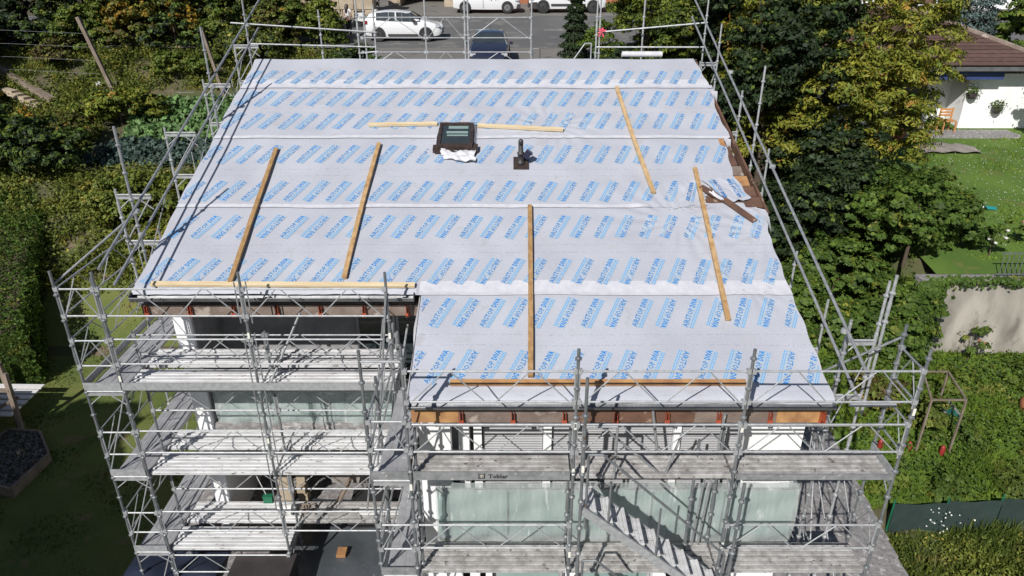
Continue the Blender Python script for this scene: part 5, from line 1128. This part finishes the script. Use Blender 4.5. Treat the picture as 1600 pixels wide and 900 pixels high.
for k in range(6): MB().beam((-16.6,16.7+k*.28,1.5),(-14.3,16.7+k*.28-.05,1.5),.2,.04).build('slat', M['cloth_white'], pf)
for p, q in (((-14.2,16.6,.8),(-14.35,16.9,2.7)),((-15.6,18.3,.8),(-15.6,18.3,2.2))): MB().beam(p, q, .12, .12, up=(0,1,0)).build('post', M['wood_grey'], pf)
MB().beam((-14.3,16.8,2.2),(-16.8,16.9,2.2),.1,.08).build('rail', M['wood_grey'], pf); MB().beam((-14.2,16.9,1.9),(-15.4,16.2,1.4),.08,.08).build('brace', M['wood_grey'], pf)
tag(MB().lathe((-15.3,17.3,1.53), [(.14,0),(.10,.12),(.05,.3),(.02,.5)], 10).build('traffic_cone', M['red']), 'red cone on the white slatted platform', 'cone')
b = MB(); b.box(-17.5,-15.05,15.2,16.6,.6,2.4); b.prism([(15.0,2.4),(16.8,2.4),(15.9,2.8)], -17.6, -14.95); tag(b.build('shed', M['wood_brown']), 'dark brown shed wall at the left edge beside the gravel bed', 'shed')

# ------------------------------------------------------------------ neighbour house
nh = thing('neighbour_house', 'white bungalow with a brown tiled hip roof at the right', 'house', (16.5,34,6.6))
b = MB(); b.box(12.6,20.2,31.2,38,6,9.2); b.box(19.0,23.5,30.05,31.19,6,8.9); b.build('wall', M['render'], nh)
b = MB(); b.beam((12.6,30.2,7.1),(17.5,30.0,7.1),.2,.9); b.build('low_wall', M['render'], nh)
E_ = [(11.6,29.3),(22.0,29.3),(22.0,39.0),(11.6,39.0)]; R1, R2 = (15.6,34.2,11.1), (18.0,34.2,11.1); ze = 9.32
b = MB(); b.quad((*E_[0],ze),(*E_[1],ze),R2,R1); b.quad((*E_[1],ze),(*E_[2],ze),R2); b.quad((*E_[2],ze),(*E_[3],ze),R1,R2); b.quad((*E_[3],ze),(*E_[0],ze),R1); b.quad((*E_[0],ze-.1),(*E_[3],ze-.1),(*E_[2],ze-.1),(*E_[1],ze-.1)); rf = b.build('roof', M['tile'], nh)
b = MB(); n = 16
for k in range(n):   # tile courses on the front slope
    f0, f1 = k/n, (k+1)/n; P0 = Vector((*E_[0],ze)).lerp(Vector(R1), f0); P1 = Vector((*E_[1],ze)).lerp(Vector(R2), f0); P3 = Vector((*E_[0],ze)).lerp(Vector(R1), f1); P2 = Vector((*E_[1],ze)).lerp(Vector(R2), f1)
    u = Vector((0,-.02,.035)); b.quad(P0+u, P1+u, P2+u*.2, P3+u*.2); b.quad(P0, P1, P1+u, P0+u)
o = b.build('tile_courses', M['tile'], rf, fix=False); o['kind'] = 'stuff'
b = MB(); 
for a_, c_ in ((Vector((*E_[1],ze)),Vector(R2)),(Vector((*E_[0],ze)),Vector(R1)),(Vector(R1),Vector(R2))): b.tube(a_+Vector((0,0,.05)), c_+Vector((0,0,.05)), .11, 7)
b.build('ridge_tiles', M['wood_old'], rf)
b = MB(); b.beam((11.6,29.24,9.2),(22.0,29.24,9.2),.08,.16); b.beam((22.05,29.24,9.2),(22.05,39,9.2),.08,.16); b.build('gutter', M['zinc'], nh)
MB().box(16.5,20.0,29.5,29.56,8.75,9.05).build('awning', M['blue_awning'], nh)
MB().box(14.2,17.9,31.12,31.19,6.9,8.8).build('patio_window', M['glass'], nh)
MB().box(12,21,28.9,31.2,6.4,6.62).build('patio', M['concrete'], nh)
for (x, lab) in ((19.15,'left hanging plant pot on the white wall of the bungalow'),(20.35,'right dark hanging plant pot on the white wall of the bungalow')):
    z = 7.9 if x < 20 else 7.3; t = thing('hanging_pot', lab, 'plant pot', (x,29.85,z)); MB().lathe((x,29.9,z), [(.12,0),(.2,.12),(.2,.25)], 10).build('pot', M['black_plastic'], t)
    P = rng.normal(size=(160,3))*np.array([.16,.12,.12])+np.array([0,0,.35]); o = bpy.data.objects.new('foliage', leaf_mesh('foliage', P, rng.normal(size=P.shape)+np.array([0,0,1.]), .1, M['lf_mid'])); COL.objects.link(o); o.parent = t
ch = thing('garden_chair', 'orange wooden chair on the bungalow patio', 'chair', (18.2,29.6,6.62))
for dx in (0,.5):
    for dy in (0,.45): MB().beam((18.0+dx,29.4+dy,6.62),(18.0+dx,29.4+dy,7.05 if dy == 0 else 7.55),.05,.05,up=(0,1,0)).build('leg', M['orange'], ch)
MB().box(17.98,18.52,29.4,29.85,7.05,7.09).build('seat', M['orange'], ch)
for k in range(3): MB().box(18.0,18.5,29.84,29.87,7.2+.12*k,7.28+.12*k).build('back_slat', M['orange'], ch)
tag(MB().lathe((15.9,28.9,6.5), [(.22,0),(.3,.3),(.32,.4)], 12).build('pot', M['terracotta']), 'terracotta pot at the edge of the bungalow patio', 'pot')
fb = thing('far_house', 'pale house with a brown garage door at the top right edge', 'house', (25,52,10))
MB().box(19,38,50.5,58,9.5,15).build('wall', M['render'], fb); MB().box(24.6,28.2,50.42,50.49,10.3,13.5).build('garage_door', M['wood_brown'], fb); MB().box(18.6,38,47.6,48.0,9,10.1).build('front_wall', M['concrete'], fb)
b = MB(); b.prism([(50,15.01),(58.5,15.01),(54.2,18)], 18.5, 38.5); b.build('roof', M['tile'], fb)

# ------------------------------------------------------------------ road side
sw = thing('stone_wall', 'pale stone block wall along the far side of the road at the top left', 'stone wall', (-13.5,47.2,9.6))
MB().box(-22,-8.6,47.0,48.0,9.3,13.0).build('wall_core', M['stone'], sw)
q = random.Random(5)
for r_ in range(4):
    x = -21.9
    while x < -8.8:
        ww = q.uniform(.7,1.3); x1 = min(x+ww, -8.62); z_ = 9.55+r_*.62
        b = MB(); b.box(x+.02, x1-.02, 46.88+q.uniform(0,.08), 47.0, z_+.02, z_+.60); b.build('stone', M['stone'], sw); x = x1
garage = thing('garage', 'low building with a dark open garage behind the white hatchback', 'building', (-5,52,10))
b = MB(); b.box(-8.4,-7.6,51.5,56,9.8,13); b.box(-4.6,-3.9,51.5,56,9.8,13); b.box(-8.4,-3.9,51.5,56,12.4,13.2); b.build('wall', M['stone'], garage); MB().box(-7.6,-4.6,55,55.2,9.8,12.4).build('back_wall', M['dark'], garage)
b = MB(); b.box(-3.8,16,53.0,54,9.9,12.6); bw = b.build('brick_wall', M['terracotta']); tag(bw, 'reddish brick wall behind the two white vans', 'wall')
plant('shrub', 'dark shrub by the dark garage opening at the top edge', 'shrub', (-9.0,49.0,9.8), [bl(0,0,1.2,.9,1.3)], 3500, .2, M['lf_dark'], .3, .08)

# vehicles
def vehicle(name, label, cat, loc, rotz, Lg, W, H, stations, paint, glass_side, screen, rear, wheels, rimm, wr_=.32, group=None, trims=()):
    # stations: (x, zbottom, zbelt, ztop, wbelt, wroof)
    t = thing(name, label, cat, loc, group, rotz)
    def ring(s):
        x, zb, zs, zt, w, wr2 = s
        k = [(-w*.93, zb), (-w, zb+(zs-zb)*.35), (-w*.985, zb+(zs-zb)*.8), (-w*.94, zs)]
        k += [(-wr2, zt-(.05 if zt-zs > .12 else .0)), (-wr2*.82, zt), (0, zt+.02)]
        k += [(-a, c) for a, c in reversed(k[:-1])]
        return [(x, a, c) for a, c in k]
    rings = [ring(s) for s in stations]; m = len(rings[0])
    body = MB(); gl = MB(); scr = MB(); rsc = MB()
    for i in range(len(rings)-1):
        xm = (stations[i][0]+stations[i+1][0])/2
        for j in range(m-1):
            q = [rings[i][j], rings[i+1][j], rings[i+1][j+1], rings[i][j+1]]
            if j in (3, m-5) and glass_side[0] <= xm <= glass_side[1]: 
                c = sum((Vector(p) for p in q), Vector())/4; gl.quad(*[c+(Vector(p)-c)*Vector((.97,.92,.92)) if True else p for p in q]); body.quad(*[Vector(p)*1.0-Vector((0, math.copysign(.01, p[1]), 0)) for p in q]); continue
            if 4 <= j <= m-6 and (screen[0] <= xm <= screen[1] or rear[0] <= xm <= rear[1]):
                (scr if screen[0] <= xm <= screen[1] else rsc).quad(*q); continue
            body.quad(*q)
    body.quad(*rings[0]); body.quad(*rings[-1])
    def put(b, nm, mt, sm=False, par=None):
        me = b.mesh(nm, mt, sm, fix=False); o = bpy.data.objects.new(nm, me); COL.objects.link(o); o.parent = par or t; return o
    bo = put(body, 'body', M[paint], False)
    md = bo.modifiers.new('b', 'WELD'); md.merge_threshold = .001; bo.modifiers.new('s', 'SUBSURF').levels = 1; bo.modifiers['s'].render_levels = 1
    gl.v = [(a, c*1.012, d) for a, c, d in gl.v]; put(gl, 'side_window', M['glass']); put(scr, 'windscreen', M['glass'])
    if rsc.v: put(rsc, 'rear_window', M['glass'])
    w = W/2
    for x in wheels:
        for s in (-1, 1):
            a = MB(); a.lathe((x, s*(w-.13), wr_+.02), [(wr_+.05, -.1), (wr_+.05, .137)] if s > 0 else [(wr_+.05, -.137), (wr_+.05, .1)], 20, 'y'); put(a, 'wheel_arch', M['tyre'])
            b = MB(); b.lathe((x, s*(w-.10), wr_), [(wr_*.6,-.115),(wr_*.93,-.115),(wr_,-.08),(wr_,.08),(wr_*.93,.115),(wr_*.6,.115)], 20, 'y'); wh = put(b, 'wheel', M['tyre'])
            r = MB(); r.lathe((x, s*(w+.014), wr_), [(wr_*.62,-.012),(wr_*.62,.0),(wr_*.5,.006)], 16, 'y')
            for k in range(7): an = k*2*math.pi/7; r.beam((x, s*(w+.024), wr_), (x+math.cos(an)*wr_*.58, s*(w+.024), wr_+math.sin(an)*wr_*.58), .05, .012, up=(0,1,0))
            put(r, 'rim', M[rimm], par=wh)
    for (nm, mt, box) in trims: put(MB().box(*box), nm, M[mt])
    return t
clio = [(-2.03,.42,.80,.86,.74,.66),(-1.98,.30,.90,1.05,.80,.66),(-1.75,.24,.98,1.30,.84,.62),(-1.35,.20,.98,1.42,.86,.60),(-.7,.19,.95,1.46,.865,.60),(0,.19,.93,1.44,.865,.60),(.42,.19,.92,1.36,.865,.60),(.95,.19,.93,1.06,.86,.66),(1.25,.19,.91,.96,.855,.72),(1.7,.22,.82,.86,.82,.72),(1.95,.28,.66,.72,.74,.66),(2.04,.36,.56,.60,.62,.56)]
vehicle('parked_car', 'white hatchback parked on the road with its nose to the right', 'car', (-5.7,39.6,rz(39.6)), 0, 4.06, 1.73, 1.45, clio, 'white_paint', (-1.5,.75), (.42,.95), (-2.0,-1.6), (-1.25,1.22), 'rim_dark', .31,
        trims=(('headlight','lamp',(1.72,1.93,-.80,-.60,.66,.80)),('headlight','lamp',(1.72,1.93,.60,.80,.66,.80)),('tail_light','lamp_red',(-2.01,-1.80,-.84,-.70,.82,.98)),('tail_light','lamp_red',(-2.01,-1.80,.70,.84,.82,.98)),('mirror','black_plastic',(.55,.72,-1.02,-.86,.92,1.04)),('grille','black_plastic',(1.97,2.06,-.5,.5,.34,.56)),('side_trim','black_plastic',(-.75,.80,-.885,-.86,.24,.34)),('pillar','white_paint',(-.35,-.27,-.80,-.62,.95,1.40)),('number_plate','label',(2.06,2.075,-.25,.25,.42,.52))))
dk = [(-2.05,.40,.80,.90,.76,.66),(-1.9,.28,.95,1.15,.83,.66),(-1.5,.22,.98,1.38,.87,.62),(-.7,.20,.97,1.47,.88,.61),(.0,.20,.96,1.46,.88,.61),(.35,.20,.95,1.38,.88,.62),(.95,.20,.96,1.04,.88,.72),(1.5,.22,.88,.94,.86,.74),(1.9,.26,.74,.80,.80,.70),(2.1,.34,.58,.62,.68,.58)]
vehicle('parked_car', 'dark blue car parked facing the house on the driveway', 'car', (-1.0,33.3,rz(33.3)), R(-90), 4.2, 1.78, 1.48, dk, 'blue_paint', (-1.5,.6), (.35,.95), (-2.0,-1.5), (-1.3,1.3), 'rim_dark', .32,
        trims=(('headlight','lamp',(1.85,2.02,-.80,-.55,.62,.74)),('headlight','lamp',(1.85,2.02,.55,.80,.62,.74)),('mirror','blue_paint',(.5,.68,-1.04,-.88,.95,1.08)),('mirror','blue_paint',(.5,.68,.88,1.04,.95,1.08)),('antenna','black_plastic',(-.9,-.88,-.01,.01,1.48,1.62))))
van = [(-2.15,.40,1.05,1.70,.84,.74),(-2.1,.28,1.08,1.80,.88,.76),(-1.4,.22,1.08,1.85,.90,.77),(-.2,.20,1.08,1.86,.90,.77),(.55,.20,1.06,1.78,.90,.76),(1.15,.20,1.04,1.30,.89,.76),(1.45,.20,1.00,1.08,.88,.76),(1.9,.24,.84,.90,.84,.72),(2.14,.34,.62,.68,.72,.60)]
vehicle('parked_van', 'white panel van parked facing right with silver hubcaps at the top edge', 'van', (-1.65,49.2,rz(49.2)), 0, 4.3, 1.8, 1.85, van, 'white_paint', (-.1,1.0), (.55,1.3), (9,10), (-1.35,1.35), 'rim', .32, 'white vans parked across the road',
        trims=(('tail_light','lamp_red',(-2.17,-2.08,-.90,-.78,.85,1.15)),('headlight','lamp',(1.85,2.08,-.84,-.62,.70,.88)),('bumper','black_plastic',(1.95,2.2,-.78,.78,.26,.52)),('mirror','black_plastic',(.85,1.02,-1.08,-.9,1.05,1.22)),('door_handle','black_plastic',(-.12,.02,-.925,-.90,.92,.96)),('door_seam','black_plastic',(-.2,-.185,-.912,-.895,.3,1.05)),
               ('door_mark','black_plastic',(.20,.26,-.912,-.90,.78,.92)),('door_mark','black_plastic',(.32,.36,-.912,-.90,.72,.84)),('door_mark','black_plastic',(.42,.50,-.912,-.90,.80,.86)),('door_mark','black_plastic',(.60,.63,-.912,-.90,.74,.84)),('door_mark','black_plastic',(.75,.78,-.912,-.90,.76,.82))))
van2 = [(-2.45,.40,1.15,1.95,.88,.80),(-2.4,.28,1.18,2.02,.94,.82),(-1.4,.24,1.18,2.06,.97,.82),(.3,.22,1.16,2.05,.97,.82),(1.0,.22,1.14,1.95,.97,.80),(1.6,.22,1.12,1.32,.96,.80),(1.9,.22,1.06,1.14,.94,.80),(2.3,.24,.86,.92,.90,.76),(2.5,.34,.62,.68,.78,.64)]
vehicle('parked_van', 'larger white van parked facing left behind the dark conifer', 'van', (3.6,49.4,rz(49.4)), R(180), 5.0, 1.94, 2.05, van2, 'white_paint', (.5,1.4), (1.0,1.75), (9,10), (-1.6,1.6), 'rim_dark', .35, 'white vans parked across the road',
        trims=(('headlight','lamp',(2.15,2.42,.66,.90,.72,.92)),('bumper','black_plastic',(2.2,2.56,-.84,.84,.28,.56)),('bumper','black_plastic',(1.98,2.3,.80,.955,.28,.62)),('mirror','black_plastic',(1.35,1.52,.97,1.18,1.1,1.32)),('side_trim','black_plastic',(-1.1,1.1,.965,.985,.40,.52))))
b = MB(); b.tube((5.05,38.6,9.2),(5.05,38.6,10.1),.05,8); tag(b.build('bollard', M['black_plastic']), 'thin dark bollard at the road edge left of the feathery trees', 'bollard')

# person on the road
def person(label, x, y, z):
    t = thing('person', label, 'person', (x, y, z))
    J = {'pelvis':((0,0,.92),.135),'belly':((0,.0,1.06),.115),'chest':((0,.01,1.25),.13),'neckb':((0,.0,1.40),.07),'neck':((0,0,1.46),.048),'head':((0,-.0,1.56),.082),'top':((0,0,1.64),.07),
         'hL':((-.085,0,.86),.095),'kL':((-.10,-.02,.48),.06),'aL':((-.10,.02,.09),.04),'tL':((-.11,-.13,.04),.034),'hR':((.085,0,.86),.095),'kR':((.10,-.05,.48),.06),'aR':((.11,.04,.09),.04),'tR':((.12,-.11,.04),.034),
         'sL':((-.165,0,1.36),.055),'eL':((-.21,-.03,1.10),.04),'wL':((-.10,-.20,1.02),.028),'mL':((-.04,-.25,1.04),.026),'sR':((.165,0,1.36),.055),'eR':((.22,-.02,1.10),.04),'wR':((.12,-.19,1.00),.028),'mR':((.06,-.24,1.02),.026)}
    Ed = [('pelvis','belly'),('belly','chest'),('chest','neckb'),('neckb','neck'),('neck','head'),('head','top'),('pelvis','hL'),('hL','kL'),('kL','aL'),('aL','tL'),('pelvis','hR'),('hR','kR'),('kR','aR'),('aR','tR'),('neckb','sL'),('sL','eL'),('eL','wL'),('wL','mL'),('neckb','sR'),('sR','eR'),('eR','wR'),('wR','mR')]
    vs = []; idx = {}; rad = []
    for k in J: idx[k] = len(vs); vs.append(J[k][0]); rad.append(J[k][1])
    es = [(idx[a], idx[c]) for a, c in Ed]
    for hand, sgn in (('mL',-1),('mR',1)):
        p = Vector(J[hand][0])
        for i, (dx, dz, ln) in enumerate(((-.024,.0,.06),(-.008,.004,.07),(.008,.002,.065),(.024,-.004,.05),(-.03*sgn,.03,.04))):
            q = p+Vector((dx,-.03,dz)); e = q+Vector((0,-ln*.6,-ln*.4)); vs += [tuple(q), tuple(e)]; rad += [.011,.008]; n = len(vs); es += [(idx[hand], n-2), (n-2, n-1)]
    def skin(nm, vs, es, rad, m, root=0, lv=1, par=t):
        me = bpy.data.meshes.new(nm); me.from_pydata(vs, es, []); me.materials.append(m); o = bpy.data.objects.new(nm, me); COL.objects.link(o); o.parent = par
        o.modifiers.new('s', 'SKIN')
        for i, r in enumerate(rad): me.skin_vertices[0].data[i].radius = (r, r); me.skin_vertices[0].data[i].use_root = (i == root)
        sb_ = o.modifiers.new('u', 'SUBSURF'); sb_.levels = lv; sb_.render_levels = lv; return o
    bd = skin('body', vs, es, rad, M['skin'])
    T = [(0,.0,.98),(0,0,1.10),(0,.01,1.26),(0,0,1.40),(-.165,0,1.37),(-.19,-.01,1.24),(.165,0,1.37),(.19,-.01,1.24)]
    skin('shirt', T, [(0,1),(1,2),(2,3),(3,4),(4,5),(3,6),(6,7)], [.145,.13,.145,.08,.07,.055,.07,.055], M['cloth_white'])
    T = [(0,0,.96),(-.085,0,.86),(-.10,-.02,.48),(-.10,.02,.12),(.085,0,.86),(.10,-.05,.48),(.11,.04,.12)]
    skin('trousers', T, [(0,1),(1,2),(2,3),(0,4),(4,5),(5,6)], [.14,.11,.075,.06,.11,.075,.06], M['cloth_dark'])
    T = [(0,.0,1.68),(0,.05,1.60),(0,.08,1.48),(0,.10,1.32),(0,.11,1.18)]
    skin('hair', T, [(0,1),(1,2),(2,3),(3,4)], [.075,.10,.10,.095,.05], M['hair'])
    b = MB(); b.beam((0,-.085,1.565),(0,-.105,1.545),.025,.03); b.box(-.04,-.02,-.09,-.08,1.575,1.585); b.box(.02,.04,-.09,-.08,1.575,1.585); b.box(-.02,.02,-.088,-.078,1.51,1.517)
    o = bpy.data.objects.new('face', b.mesh('face', M['skin'])); COL.objects.link(o); o.parent = t
    return t
person('woman with long dark hair, white top and dark trousers standing beside the road', -8.75, 40.1, rz(40.1)).rotation_euler = (0,0,R(155))
# scooter at the top edge
scr_ = thing('scooter', 'white and black scooter parked behind the white hatchback', 'scooter', (-8.3,43.5,rz(43.5)))
def sp(b, nm, m): return b.build(nm, M[m], scr_)
z0 = rz(43.5)
for x in (-8.95,-7.75): sp(MB().lathe((x,43.5,z0+.25), [(.12,-.05),(.25,-.05),(.25,.05),(.12,.05)], 14, 'y'), 'wheel', 'tyre')
sp(MB().prism([(-9.1,z0+.35),(-9.1,z0+.72),(-8.6,z0+.78),(-8.35,z0+.40),(-8.0,z0+.36),(-7.9,z0+.95),(-7.75,z0+.95),(-7.82,z0+.28),(-8.4,z0+.26)], 43.35, 43.65, 'y'), 'body', 'white_paint')
sp(MB().box(-9.1,-8.5,43.36,43.64,z0+.78,z0+.86), 'seat', 'black_plastic'); sp(MB().tube((-7.84,43.2,z0+1.02),(-7.84,43.8,z0+1.02),.02,6), 'handlebar', 'black_plastic')
